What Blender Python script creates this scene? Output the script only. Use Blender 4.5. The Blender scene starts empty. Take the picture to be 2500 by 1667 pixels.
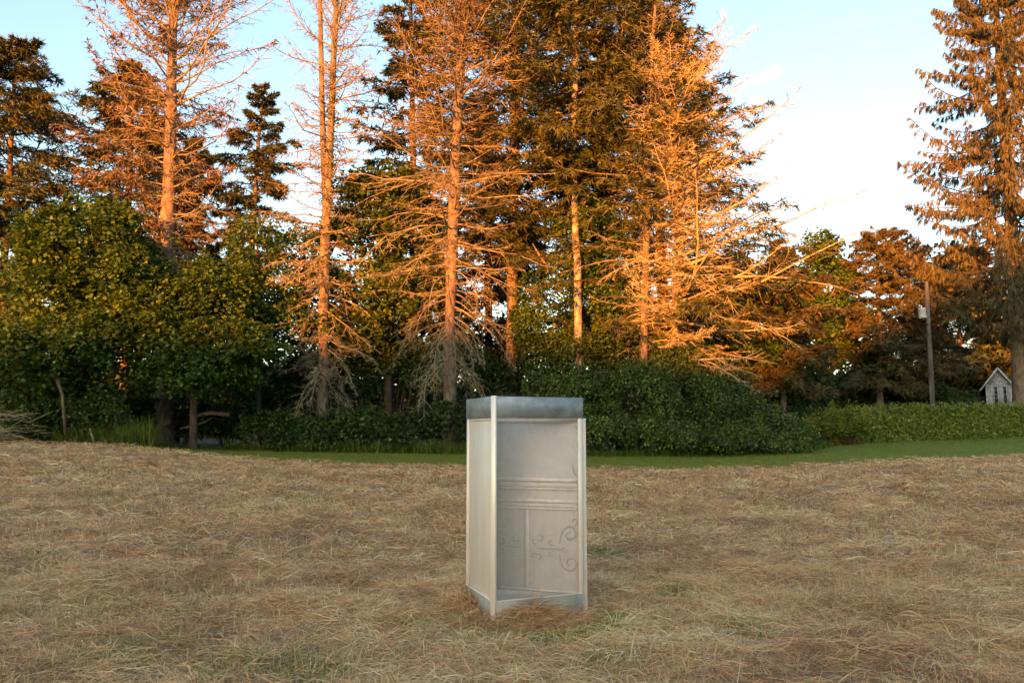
import bpy, math
import numpy as np
from mathutils import Vector

R = math.radians
sc = bpy.context.scene
COL = sc.collection

# ------------------------------------------------------------------ camera
CAMZ = 1.6
F = 2000.0                                   # focal length in photo pixels (2500 wide)
TH = math.atan((1050 - 833.5) / F)           # upward tilt: eye level lies below the middle
cam = bpy.data.cameras.new('camera')
cam.sensor_width = 36.0
cam.lens = 36.0 * F / 2500.0
cam.clip_start = 0.1
cam.clip_end = 12000
camo = bpy.data.objects.new('camera', cam)
COL.objects.link(camo)
camo.location = (0, 0, CAMZ)
camo.rotation_euler = (math.pi / 2 + TH, 0, 0)
sc.camera = camo

# ------------------------------------------------------------------ sky and sun
SUN_E = R(6.0)                               # low evening sun behind the camera
SUN_A = R(20.0)                              # and a little to the left
SUN = np.array([-math.sin(SUN_A) * math.cos(SUN_E), -math.cos(SUN_A) * math.cos(SUN_E), math.sin(SUN_E)])
sc.view_settings.view_transform = 'Standard'
sc.view_settings.look = 'None'
sc.view_settings.gamma = 1.0
sc.view_settings.use_curve_mapping = False
sc.view_settings.exposure = 2.53
sc.view_settings.use_white_balance = True
sc.view_settings.white_balance_temperature = 9400
sc.view_settings.white_balance_tint = 15
world = bpy.data.worlds.new('World')
sc.world = world
world.use_nodes = True
wn, wl = world.node_tree.nodes, world.node_tree.links
wn.clear()
wout = wn.new('ShaderNodeOutputWorld')
wbg = wn.new('ShaderNodeBackground')
wsky = wn.new('ShaderNodeTexSky')
wsky.sky_type = 'NISHITA'
wsky.sun_disc = False
wsky.sun_elevation = SUN_E
wsky.sun_rotation = math.pi + SUN_A
wsky.air_density = 1.0
wsky.dust_density = 1.0
wsky.ozone_density = 2.75
wbg.inputs['Strength'].default_value = 0.15

# a few small evening clouds: two lit pink, two grey-blue, as soft ragged patches on the sky dome
wtc = wn.new('ShaderNodeTexCoord')
wns = wn.new('ShaderNodeTexNoise'); wns.inputs['Scale'].default_value = 14.0; wns.inputs['Detail'].default_value = 6.0
wl.new(wtc.outputs['Generated'], wns.inputs['Vector'])
wsub = wn.new('ShaderNodeVectorMath'); wsub.operation = 'SUBTRACT'; wsub.inputs[1].default_value = (0.5, 0.5, 0.5)
wl.new(wns.outputs['Color'], wsub.inputs[0])
wsc = wn.new('ShaderNodeVectorMath'); wsc.operation = 'SCALE'; wsc.inputs['Scale'].default_value = 0.075
wl.new(wsub.outputs[0], wsc.inputs[0])
wad = wn.new('ShaderNodeVectorMath'); wad.operation = 'ADD'
wl.new(wtc.outputs['Generated'], wad.inputs[0]); wl.new(wsc.outputs[0], wad.inputs[1])
cloud_out = wsky.outputs[0]
for (cpx, cpy, crad, cflat, ccol, cfac) in ((1868, 168, 0.022, 2.0, (1.75, 1.35, 1.32), 0.8), (1810, 195, 0.016, 1.6, (1.7, 1.35, 1.32), 0.45), (1852, 262, 0.018, 1.2, (1.75, 1.35, 1.32), 0.7),
                                            (2150, 180, 0.030, 2.0, (0.86, 1.02, 1.25), 0.55), (2085, 62, 0.026, 2.6, (0.86, 1.02, 1.25), 0.4), (2115, 122, 0.020, 2.8, (0.86, 1.02, 1.25), 0.3)):
    cu, cv = (cpx - 1250) / F, (833.5 - cpy) / F
    cd = Vector((cu, math.cos(TH) - cv * math.sin(TH), math.sin(TH) + cv * math.cos(TH))).normalized()
    d1 = wn.new('ShaderNodeVectorMath'); d1.operation = 'SUBTRACT'; d1.inputs[1].default_value = cd
    wl.new(wad.outputs[0], d1.inputs[0])
    d2 = wn.new('ShaderNodeVectorMath'); d2.operation = 'MULTIPLY'; d2.inputs[1].default_value = (1, 1, cflat)
    wl.new(d1.outputs[0], d2.inputs[0])
    d3 = wn.new('ShaderNodeVectorMath'); d3.operation = 'LENGTH'
    wl.new(d2.outputs[0], d3.inputs[0])
    mr = wn.new('ShaderNodeMapRange'); mr.interpolation_type = 'SMOOTHSTEP'
    mr.inputs['From Min'].default_value = crad; mr.inputs['From Max'].default_value = crad * 0.2
    mr.inputs['To Min'].default_value = 0.0; mr.inputs['To Max'].default_value = cfac
    wl.new(d3.outputs['Value'], mr.inputs['Value'])
    mx = wn.new('ShaderNodeMix'); mx.data_type = 'RGBA'
    wl.new(mr.outputs['Result'], mx.inputs['Factor']); wl.new(cloud_out, mx.inputs[6]); mx.inputs[7].default_value = (*ccol, 1)
    cloud_out = mx.outputs[2]
wl.new(cloud_out, wbg.inputs['Color'])
wl.new(wbg.outputs[0], wout.inputs['Surface'])

sl = bpy.data.lights.new('sun', 'SUN')
sl.energy = 3.8
sl.angle = R(0.53)
sl.color = (1.0, 0.33, 0.062)
so = bpy.data.objects.new('sun', sl)
COL.objects.link(so)
so.rotation_euler = Vector(-SUN).to_track_quat('-Z', 'Y').to_euler()

sc.cycles.use_denoising = True
sc.cycles.max_bounces = 4
sc.cycles.diffuse_bounces = 2
sc.cycles.glossy_bounces = 2
sc.cycles.transmission_bounces = 4
sc.cycles.transparent_max_bounces = 8


# ------------------------------------------------------------------ helpers
def at(px, py, Y):
    """world point seen at photo pixel (px, py) at distance Y ahead"""
    u, v = (px - 1250) / F, (833.5 - py) / F
    k = Y / (math.cos(TH) - v * math.sin(TH))
    return np.array([u * k, Y, CAMZ + k * (math.sin(TH) + v * math.cos(TH))])


def vnoise(x, y, seed=0):
    """smooth value noise 0..1, vectorised"""
    x = np.asarray(x, float); y = np.asarray(y, float)
    xi, yi = np.floor(x).astype(np.int64), np.floor(y).astype(np.int64)
    fx, fy = x - xi, y - yi
    fx, fy = fx * fx * (3 - 2 * fx), fy * fy * (3 - 2 * fy)
    def h(a, b):
        n = (a * 374761393 + b * 668265263 + seed * 1442695041) & 0xffffffff
        n = ((n ^ (n >> 13)) * 1274126177) & 0xffffffff
        return ((n ^ (n >> 16)) & 0xffff) / 65535.0
    return (h(xi, yi) * (1 - fx) * (1 - fy) + h(xi + 1, yi) * fx * (1 - fy)
            + h(xi, yi + 1) * (1 - fx) * fy + h(xi + 1, yi + 1) * fx * fy)


def fbm(x, y, seed=0, o=3):
    s, a, t = 0, 1.0, 0
    for i in range(o):
        s = s + a * vnoise(x * 2 ** i, y * 2 ** i, seed + i * 7)
        t += a
        a *= 0.5
    return s / t


def norm(v):
    return v / np.maximum(np.linalg.norm(v, axis=-1, keepdims=True), 1e-9)


class MB:
    """collects vertices, faces and a per-vertex tint; build() links ONE mesh object"""
    def __init__(self):
        self.v, self.f, self.t, self.n = [], [], [], 0

    def add(self, V, faces, tint=None):
        V = np.asarray(V, float).reshape(-1, 3)
        if len(V) == 0:
            return self
        faces = np.asarray(faces, np.int64)
        self.v.append(V)
        self.f.append(faces + self.n)
        self.t.append(np.full(len(V), 0.5) if tint is None else np.broadcast_to(np.asarray(tint, float), (len(V),)))
        self.n += len(V)
        return self

    def tubes(self, P, Rr, sides=5, tint=None, cap=False):
        P = np.asarray(P, float); Rr = np.asarray(Rr, float)
        if P.ndim == 2:
            P, Rr = P[None], Rr[None]
        B, K, _ = P.shape
        if B == 0:
            return self
        T = norm(np.gradient(P, axis=1))
        d = norm(P[:, -1] - P[:, 0])
        ref = np.where(np.abs(d[:, 2:3]) < 0.8, np.array([[0, 0, 1.0]]), np.array([[1.0, 0, 0]]))[:, None, :]
        U = norm(np.cross(T, np.broadcast_to(ref, T.shape)))
        W = np.cross(T, U)
        a = np.arange(sides) * 2 * math.pi / sides
        ring = P[:, :, None] + Rr[:, :, None, None] * (np.cos(a)[None, None, :, None] * U[:, :, None] + np.sin(a)[None, None, :, None] * W[:, :, None])
        idx = np.arange(B * K * sides).reshape(B, K, sides)
        nx = np.roll(idx, -1, axis=2)
        q = np.stack([idx[:, :-1], nx[:, :-1], nx[:, 1:], idx[:, 1:]], -1).reshape(-1, 4)
        tt = None
        if tint is not None:
            tt = np.repeat(np.broadcast_to(np.asarray(tint, float).reshape(-1, 1), (B, K * sides)).reshape(-1), 1)
        n0 = self.n
        self.add(ring.reshape(-1, 3), q, tt)
        if cap:
            for k in (0, K - 1):
                for b in range(B):
                    r = idx[b, k] + n0
                    r = r[::-1] if k else r
                    c = ring[b, k].mean(0)
                    self.add(c[None], np.zeros((0, 3), int))
                    self.f.append(np.array([[r[(j + 1) % sides], r[j], self.n - 1] for j in range(sides)]))
        return self

    def box(self, c, s, ax=None, tint=None, bev=0.0):
        """box at centre c, full sizes s, along axes ax (3x3 rows); optional bevelled edges"""
        c = np.asarray(c, float); s = np.asarray(s, float) / 2
        ax = np.eye(3) if ax is None else np.asarray(ax, float)
        if bev <= 0:
            sg = np.array([[x, y, z] for x in (-1, 1) for y in (-1, 1) for z in (-1, 1)], float)
            V = c + (sg * s) @ ax
            Q = [[0, 1, 3, 2], [4, 6, 7, 5], [0, 4, 5, 1], [2, 3, 7, 6], [0, 2, 6, 4], [1, 5, 7, 3]]
            return self.add(V, Q, tint)
        V, ix = [], {}
        for x in (-1, 1):
            for y in (-1, 1):
                for z in (-1, 1):
                    for k in range(3):
                        p = np.array([x, y, z], float) * (s - bev)
                        p[k] = (x, y, z)[k] * s[k]
                        ix[(x, y, z, k)] = len(V)
                        V.append(p)
        V = c + np.array(V) @ ax
        Q, Tn = [], []
        for k in range(3):
            i, j = (k + 1) % 3, (k + 2) % 3
            for sgn in (-1, 1):
                f = []
                for a, b in ((-1, -1), (1, -1), (1, 1), (-1, 1)):
                    t = [0, 0, 0]; t[k] = sgn; t[i] = a; t[j] = b
                    f.append(ix[(*t, k)])
                Q.append(f if sgn > 0 else f[::-1])
            for a in (-1, 1):
                for b in (-1, 1):
                    e = []
                    for q in (-1, 1):
                        t = [0, 0, 0]; t[k] = q; t[i] = a; t[j] = b
                        e.append(tuple(t))
                    f = [ix[(*e[0], i)], ix[(*e[1], i)], ix[(*e[1], j)], ix[(*e[0], j)]]
                    Q.append(f if a * b < 0 else f[::-1])
        for x in (-1, 1):
            for y in (-1, 1):
                for z in (-1, 1):
                    f = [ix[(x, y, z, 0)], ix[(x, y, z, 1)], ix[(x, y, z, 2)]]
                    Tn.append(f if x * y * z > 0 else f[::-1])
        n0 = self.n
        self.add(V, Q, tint)
        self.f.append(np.array(Tn) + n0)
        return self

    def build(self, name, mat, parent=None, smooth=False, loc=None):
        V = np.concatenate(self.v)
        if parent is not None:
            p = parent
            off = np.array(p['_o'])
            V = V - off
        elif loc is not None:
            V = V - np.asarray(loc)
        me = bpy.data.meshes.new(name)
        me.vertices.add(len(V))
        me.vertices.foreach_set('co', V.astype(np.float32).ravel())
        sizes = np.concatenate([np.full(len(f), f.shape[1]) for f in self.f if len(f)])
        loops = np.concatenate([f.ravel() for f in self.f if len(f)])
        me.loops.add(len(loops))
        me.loops.foreach_set('vertex_index', loops.astype(np.int32))
        me.polygons.add(len(sizes))
        st = np.concatenate([[0], np.cumsum(sizes)[:-1]])
        me.polygons.foreach_set('loop_start', st.astype(np.int32))
        if smooth:
            me.polygons.foreach_set('use_smooth', np.ones(len(sizes), bool))
        at_ = me.attributes.new('tint', 'FLOAT', 'POINT')
        at_.data.foreach_set('value', np.concatenate(self.t).astype(np.float32))
        me.update(calc_edges=True)
        if mat is not None:
            me.materials.append(mat)
        o = bpy.data.objects.new(name, me)
        COL.objects.link(o)
        if parent is not None:
            o.parent = parent
        elif loc is not None:
            o.location = loc
        ORIG[o.name] = V
        o['_o'] = [float(x) for x in (np.array(parent['_o']) if parent is not None else (loc if loc is not None else (0, 0, 0)))]
        return o


ORIG = {}


def tag(o, label=None, cat=None, group=None, kind=None):
    for k, v in (('label', label), ('category', cat), ('group', group), ('kind', kind)):
        if v:
            o[k] = v
    return o


def thing(name, loc, label, cat, group=None):
    o = bpy.data.objects.new(name, None)
    o.empty_display_size = 0.2
    COL.objects.link(o)
    o.location = loc
    o['_o'] = [float(x) for x in loc]
    return tag(o, label, cat, group)


# ------------------------------------------------------------------ materials
def mat_new(name):
    m = bpy.data.materials.new(name)
    m.use_nodes = True
    n, l = m.node_tree.nodes, m.node_tree.links
    return m, n, l, n['Principled BSDF']


def ramp(n, stops):
    r = n.new('ShaderNodeValToRGB')
    e = r.color_ramp.elements
    while len(e) > 1:
        e.remove(e[-1])
    e[0].position, e[0].color = stops[0][0], (*stops[0][1], 1)
    for p, c in stops[1:]:
        x = e.new(p)
        x.color = (*c, 1)
    return r


def leaf_mat(name, stops, trans=0.3, rough=0.55, spec=0.25):
    m, n, l, b = mat_new(name)
    a = n.new('ShaderNodeAttribute'); a.attribute_name = 'tint'
    r = ramp(n, stops)
    l.new(a.outputs['Fac'], r.inputs[0])
    l.new(r.outputs[0], b.inputs['Base Color'])
    b.inputs['Roughness'].default_value = rough
    b.inputs['Specular IOR Level'].default_value = spec
    if trans > 0:
        t = n.new('ShaderNodeBsdfTranslucent')
        l.new(r.outputs[0], t.inputs[0])
        mx = n.new('ShaderNodeMixShader'); mx.inputs[0].default_value = trans
        l.new(b.outputs[0], mx.inputs[1]); l.new(t.outputs[0], mx.inputs[2])
        l.new(mx.outputs[0], n['Material Output'].inputs[0])
    return m


def noise_mat(name, stops, scale=4.0, detail=6, rough=0.85, stretch=(1, 1, 1), bump=0.0, bdist=0.02, spec=0.2, metal=0.0):
    m, n, l, b = mat_new(name)
    tc = n.new('ShaderNodeTexCoord')
    mp = n.new('ShaderNodeMapping'); mp.inputs['Scale'].default_value = stretch
    ns = n.new('ShaderNodeTexNoise'); ns.inputs['Scale'].default_value = scale; ns.inputs['Detail'].default_value = detail
    l.new(tc.outputs['Object'], mp.inputs[0]); l.new(mp.outputs[0], ns.inputs['Vector'])
    r = ramp(n, stops)
    l.new(ns.outputs['Fac'], r.inputs[0]); l.new(r.outputs[0], b.inputs['Base Color'])
    b.inputs['Roughness'].default_value = rough
    b.inputs['Specular IOR Level'].default_value = spec
    b.inputs['Metallic'].default_value = metal
    if bump > 0:
        bp = n.new('ShaderNodeBump'); bp.inputs['Strength'].default_value = bump; bp.inputs['Distance'].default_value = bdist
        l.new(ns.outputs['Fac'], bp.inputs['Height']); l.new(bp.outputs[0], b.inputs['Normal'])
    return m


M = {}
M['hay'] = leaf_mat('hay_strands', [(0.0, (0.10, 0.14, 0.03)), (0.16, (0.19, 0.22, 0.05)), (0.30, (0.46, 0.38, 0.15)), (0.38, (0.22, 0.105, 0.05)), (0.52, (0.60, 0.31, 0.155)), (0.72, (0.76, 0.43, 0.215)), (0.88, (0.84, 0.56, 0.27)), (1.0, (0.90, 0.72, 0.42))], 0.15, 0.6, 0.2)
M['thatch'] = noise_mat('hay_thatch', [(0.25, (0.20, 0.12, 0.06)), (0.45, (0.38, 0.22, 0.115)), (0.6, (0.46, 0.28, 0.15)), (0.75, (0.28, 0.22, 0.08))], 14, 8, 0.9, bump=0.8, bdist=0.03)
M['lawn'] = noise_mat('lawn_turf', [(0.3, (0.11, 0.14, 0.016)), (0.5, (0.15, 0.18, 0.022)), (0.7, (0.195, 0.21, 0.03))], 2.2, 10, 0.9, bump=0.4, bdist=0.05)
M['grass'] = leaf_mat('grass_blades', [(0, (0.04, 0.08, 0.014)), (0.5, (0.115, 0.17, 0.022)), (0.85, (0.19, 0.225, 0.036)), (1, (0.34, 0.29, 0.13))], 0.3)
M['needle'] = leaf_mat('conifer_needles', [(0, (0.024, 0.034, 0.012)), (0.5, (0.062, 0.072, 0.022)), (0.85, (0.11, 0.11, 0.034)), (1, (0.20, 0.14, 0.06))], 0.0, 0.6)
M['spruce'] = leaf_mat('spruce_needles', [(0, (0.036, 0.038, 0.016)), (0.5, (0.090, 0.078, 0.030)), (0.85, (0.15, 0.12, 0.045)), (1, (0.24, 0.15, 0.08))], 0.0, 0.6)
M['brown_needle'] = leaf_mat('dead_needles', [(0, (0.07, 0.05, 0.028)), (0.5, (0.15, 0.095, 0.05)), (1, (0.24, 0.15, 0.08))], 0.0, 0.7)
M['maple'] = leaf_mat('maple_leaves', [(0, (0.024, 0.056, 0.012)), (0.5, (0.052, 0.112, 0.020)), (0.85, (0.095, 0.165, 0.028)), (1, (0.18, 0.20, 0.03))], 0.3)
M['bush'] = leaf_mat('shrub_leaves', [(0, (0.030, 0.055, 0.014)), (0.5, (0.062, 0.105, 0.024)), (0.85, (0.105, 0.16, 0.036)), (1, (0.17, 0.22, 0.05))], 0.3)
M['hedge'] = leaf_mat('hedge_leaves', [(0, (0.07, 0.105, 0.015)), (0.5, (0.155, 0.205, 0.032)), (0.85, (0.24, 0.285, 0.05)), (1, (0.40, 0.43, 0.13))], 0.3)
M['ivy'] = leaf_mat('ivy_leaves', [(0, (0.05, 0.085, 0.015)), (0.6, (0.10, 0.14, 0.025)), (1, (0.18, 0.20, 0.04))], 0.3)
M['bark'] = noise_mat('conifer_bark', [(0.3, (0.08, 0.058, 0.042)), (0.5, (0.17, 0.122, 0.088)), (0.7, (0.26, 0.195, 0.14))], 7, 8, 0.9, (1, 1, 0.35), bump=0.7, bdist=0.04)
M['dead'] = noise_mat('dead_branch_wood', [(0.3, (0.13, 0.10, 0.06)), (0.5, (0.25, 0.20, 0.12)), (0.72, (0.35, 0.325, 0.20))], 3, 6, 0.9)
M['pale_dead'] = noise_mat('pale_dead_branches', [(0.3, (0.25, 0.185, 0.10)), (0.5, (0.42, 0.33, 0.185)), (0.72, (0.50, 0.44, 0.27))], 3, 6, 0.9)  # paler copy of the dead branch wood
M['darkbark'] = noise_mat('dark_bark', [(0.3, (0.035, 0.026, 0.02)), (0.7, (0.10, 0.072, 0.052))], 7, 6, 0.9, (1, 1, 0.4), bump=0.6, bdist=0.03)
M['birch'] = noise_mat('patchy_pale_bark', [(0.36, (0.10, 0.075, 0.06)), (0.46, (0.20, 0.15, 0.11)), (0.58, (0.34, 0.28, 0.21))], 5, 6, 0.85, (1, 1, 0.6), bump=0.4)
M['hill'] = noise_mat('shading_hill', [(0.3, (0.03, 0.05, 0.015)), (0.7, (0.07, 0.09, 0.03))], 0.4, 8, 0.95)


# ------------------------------------------------------------------ terrain
FB = np.array([(-900, 1080, 33), (0, 1080, 32), (200, 1083, 31.5), (370, 1090, 31), (480, 1107, 30), (620, 1120, 29.5), (800, 1131, 29), (1140, 1141, 28.5), (1450, 1143, 28), (1700, 1146, 28), (1900, 1141, 28.5), (2060, 1131, 29), (2200, 1122, 30), (2500, 1110, 31.5), (3400, 1100, 33)], float)
LB = np.array([(-900, 1076, 38), (0, 1076, 37), (370, 1088, 36), (480, 1094, 36), (700, 1100, 35.5), (1140, 1105, 35), (1350, 1111, 34.5), (1700, 1111, 35), (1950, 1100, 37), (2050, 1086, 40), (2200, 1075, 43), (2500, 1066, 46), (3400, 1064, 48)], float)
_gx = np.arange(-160, 161, 1.0); _gy = np.arange(-40, 141, 1.0)
_X, _Y = np.meshgrid(_gx, _gy)
_pp = 1250 + F * _X / np.maximum(_Y, 12.0)
_yb = np.interp(_pp, FB[:, 0], FB[:, 2]); _zb = CAMZ - (np.interp(_pp, FB[:, 0], FB[:, 1]) - 1050) / F * _yb
_yl = np.interp(_pp, LB[:, 0], LB[:, 2]); _zl = CAMZ - (np.interp(_pp, LB[:, 0], LB[:, 1]) - 1050) / F * _yl
_t = np.clip((_Y - 9) / (_yb - 9), 0, 1)
_Z = np.where(_Y < _yb, _zb * _t, _zb + (_zl - _zb) * (_Y - _yb) / (_yl - _yb))
_zf = np.minimum(_zl + 0.012 * np.maximum(_Y - _yl, 0), 1.55)
_Z = np.where(_Y > _yl, np.maximum(_zf, _zl), _Z)
for _ in range(3):
    _p = np.pad(_Z, 1, mode='edge')
    _Z = (_p[:-2, 1:-1] + _p[2:, 1:-1] + _p[1:-1, :-2] + _p[1:-1, 2:] + 2 * _p[1:-1, 1:-1]) / 6


def gz(x, y):
    x = np.clip(np.asarray(x, float), -159.5, 159.5) + 160
    y = np.clip(np.asarray(y, float), -39.5, 139.5) + 40
    i, j = np.floor(x).astype(int), np.floor(y).astype(int)
    a, b = x - i, y - j
    dip = -0.10 * np.exp(-(((x - 160.62) ** 2 + (y - 47.1) ** 2) / 0.3))        # the ground falls away a little at the booth's right foot
    return dip + _Z[j, i] * (1 - a) * (1 - b) + _Z[j, i + 1] * a * (1 - b) + _Z[j + 1, i] * (1 - a) * b + _Z[j + 1, i + 1] * a * b


def field_edge(px):
    return np.interp(px, FB[:, 0], FB[:, 2])


def hump(x, y):
    """lie of the cut hay above the soil"""
    a = fbm(x * 1.1, y * 1.1, 3, 3)
    b = fbm(x * 3.3 + 9, y * 3.3, 8, 3)
    return 0.16 * np.clip(a - 0.42, 0, 1) + 0.16 * np.clip(b - 0.45, 0, 1) + 0.01


def grid_faces(nr, nc):
    i = np.arange(nr * nc).reshape(nr, nc)
    return np.stack([i[:-1, :-1], i[:-1, 1:], i[1:, 1:], i[1:, :-1]], -1).reshape(-1, 4)


xs = np.concatenate([[-6000, -2500, -1000, -400, -220], np.arange(-160, -60, 5), np.arange(-60, 61, 2.0), np.arange(65, 161, 5), [220, 400, 1000, 2500, 6000]])
ys = np.concatenate([[-6000, -2500, -1000, -500, -300, -200, -120, -60], np.arange(-40, 80, 2.0), np.arange(80, 141, 5), [200, 400, 1000, 2500, 6000]])
gx, gy = np.meshgrid(xs, ys)
mb = MB(); mb.add(np.stack([gx, gy, gz(gx, gy)], -1), grid_faces(len(ys), len(xs)))
ground = mb.build('lawn', M['lawn'], smooth=True)
tag(ground, 'mown green lawn running back to the foot of the trees', kind='structure')

# the cut field lies over it, out to its curved far edge
pxs = np.linspace(-700, 3200, 200)
rows = np.concatenate([np.linspace(-60, 3, 22), 3 + 1.0 * np.cumsum(np.geomspace(0.05, 0.3, 150))])
rows = (rows - rows[22]) / (rows[-1] - rows[22])
V = []
for k, t in enumerate(rows):
    e = field_edge(pxs)
    if k < 22:
        yy = np.full(200, 3 + (np.linspace(-60, 3, 22)[k] - 3)); xx = (pxs - 1250) / F * 12.0 * (1 + 4 * (21 - k) / 21)
    else:
        yy = 3 + t * (e - 3); xx = (pxs - 1250) / F * np.maximum(yy, 3)
        w = np.clip((yy - 3) / 9, 0, 1)
        xx = xx * w + (pxs - 1250) / F * 12.0 * (1 - w)
    V.append(np.stack([xx, yy, gz(xx, yy) + 0.004 + np.clip(hump(xx, yy), 0, 1) * (1 if k < 165 else 0.3)], -1))
mb = MB(); mb.add(np.array(V), grid_faces(len(rows), 200))
field = mb.build('hay_field', M['thatch'], smooth=True)
tag(field, 'mown hay field of matted brown thatch under the cut hay', kind='structure')

# unseen hill behind the camera, added and its crest shaped to shade the field
HY = -210.0
shade = [(-300, 900, 36), (60, 930, 36), (300, 900, 36), (500, 870, 36), (700, 850, 36), (900, 810, 36), (1100, 790, 36), (1400, 790, 36), (1660, 860, 37), (1850, 900, 42), (2050, 885, 47), (2180, 810, 49), (2300, 690, 49), (2480, 640, 49), (2900, 640, 49)]
hp = []
for px, py, Yt in shade:
    p = at(px, py, Yt)
    t = (p[1] - HY) / (math.cos(SUN_A) * math.cos(SUN_E))
    hp.append((p[0] + SUN[0] * t, p[2] + SUN[2] * t))
hp = np.array(sorted(hp))
hx = np.linspace(-700, 600, 521)
ht = np.interp(hx, hp[:, 0], hp[:, 1]) + 1.6 * (fbm(hx * 0.16, hx * 0, 5, 4) - 0.5)
prof = [(-90, 0.0), (-60, 0.5), (-25, 0.85), (0, 1.0), (12, 0.92), (25, 0.7), (40, 0.3), (52, 0.0)]
V = []
for dy, k in prof:
    yy = np.full_like(hx, HY + dy) + 4 * (fbm(hx * 0.2, hx * 0 + dy, 11, 3) - 0.5)
    V.append(np.stack([hx, yy, ht * k + (1.2 * (fbm(hx * 0.3, hx * 0 + dy, 21, 3) - 0.5) if 0 < k < 1 else 0)], -1))
mb = MB(); mb.add(np.array(V), grid_faces(len(prof), len(hx)))
tag(mb.build('shading_hill', M['hill']), 'unseen wooded hill shaped to shade the field', kind='structure')


# ------------------------------------------------------------------ plant growing tools
UP = np.array([0, 0, 1.0])
TRUNK = 0.72


def interp_prof(prof, z):
    p = np.array(sorted(prof))
    return np.interp(z, p[:, 0], p[:, 1])


def grow(rng, start, az, L, e0, curve, K=7, wob=0.12, azw=0.15):
    """limbs as polylines: start (B,3), azimuth, length, starting elevation, bend (radians over the length)"""
    B = len(az)
    P = np.zeros((B, K, 3)); P[:, 0] = start
    a = az.copy(); e = e0.copy()
    for k in range(1, K):
        d = np.stack([np.cos(a) * np.cos(e), np.sin(a) * np.cos(e), np.sin(e)], -1)
        P[:, k] = P[:, k - 1] + d * (L / (K - 1))[:, None]
        a = a + rng.normal(0, azw, B)
        e = e + curve / (K - 1) + rng.normal(0, wob, B)
    return P


def sample(P, s):
    """point and direction at s (B,M in 0..1) along polylines P (B,K,3)"""
    K = P.shape[1]
    q = np.clip(s, 0, 0.9999) * (K - 1)
    i = q.astype(int); f = (q - i)[..., None]
    b = np.arange(len(P))[:, None]
    A, C = P[b, i], P[b, i + 1]
    return A * (1 - f) + C * f, norm(C - A)


def sub(rng, P, M_, smin, smax, lfun, ang, droop, K=4, bend=0.0, wob=0.15, updown=0.25, angj=0.25):
    """side shoots left and right of each limb"""
    B = len(P)
    s = smin + (smax - smin) * (np.arange(M_)[None] + rng.random((B, M_))) / M_
    p, t = sample(P, s)
    L0 = np.linalg.norm(P[:, -1] - P[:, 0], axis=-1)[:, None]
    L = lfun(s, L0) * rng.uniform(0.6, 1.25, (B, M_))
    side = np.where((np.arange(M_)[None] + rng.integers(0, 2, (B, 1))) % 2 == 0, 1.0, -1.0)
    n = norm(np.cross(t, UP) + 1e-4)
    w = np.cross(n, t)
    a = ang + rng.normal(0, angj, (B, M_))
    d = np.cos(a)[..., None] * t + (np.sin(a) * side)[..., None] * n + rng.normal(0, updown, (B, M_))[..., None] * w
    d = norm(d)
    Q = np.zeros((B, M_, K, 3)); Q[:, :, 0] = p
    for k in range(1, K):
        d = norm(d - UP * (droop / (K - 1)) + rng.normal(0, wob, d.shape) + t * bend / (K - 1))
        Q[:, :, k] = Q[:, :, k - 1] + d * (L / (K - 1))[..., None]
    return Q.reshape(B * M_, K, 3)


def sprays(rng, P, n, ln, wd, spread=0.8, droop=0.15, flat=0.35, smin=0.1, tint=(0.5, 0.2), ptint=None, scale=None):
    """small needle-spray faces along twigs: one slim triangle each"""
    B = len(P)
    s = smin + (1 - smin) * rng.random((B, n))
    p, t = sample(P, s)
    sd = norm(np.cross(t, UP) + 1e-4)
    w = np.cross(sd, t)
    a = rng.normal(0, spread, (B, n))
    d = norm(np.cos(a)[..., None] * t + np.sin(a)[..., None] * sd + rng.normal(0, flat, (B, n))[..., None] * w - UP * droop)
    L = ln * rng.uniform(0.6, 1.3, (B, n)) * (1.0 if scale is None else scale[:, None])
    W = wd * rng.uniform(0.6, 1.3, (B, n))
    q = norm(np.cross(d, rng.normal(0, 1, d.shape) * 0.7 + w))
    V = np.stack([p - q * W[..., None] / 2, p + q * W[..., None] / 2, p + d * L[..., None]], 2).reshape(-1, 3)
    tt = np.clip(rng.normal(tint[0], tint[1], (B, n)) + (0 if ptint is None else ptint[:, None]), 0, 1)
    return V, np.arange(len(V)).reshape(-1, 3), np.repeat(tt.ravel(), 3)


def spikes(mb, P, r, flat=False):
    """thin twigs: three-sided spikes from the first to the last point"""
    A, Bq = P[:, 0], P[:, -1]
    d = norm(Bq - A)
    u = norm(np.cross(d, np.array([0.3, 0.2, 0.93]))); v = np.cross(d, u)
    rr = np.broadcast_to(np.asarray(r, float), (len(P),))[:, None]
    if flat:
        a = np.linspace(0, 40, len(P))[:, None]
        w = (u * np.cos(a) + v * np.sin(a)) * rr * 1.2
        V = np.stack([A - w, A + w, Bq], 1).reshape(-1, 3)
        return mb.add(V, np.arange(len(V)).reshape(-1, 3))
    V = np.stack([A + u * rr, A - 0.5 * u * rr + 0.87 * v * rr, A - 0.5 * u * rr - 0.87 * v * rr, Bq], 1).reshape(-1, 3)
    i = np.arange(len(V)).reshape(-1, 4)
    return mb.add(V, np.concatenate([i[:, [0, 1, 3]], i[:, [1, 2, 3]], i[:, [2, 0, 3]]]))


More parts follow.
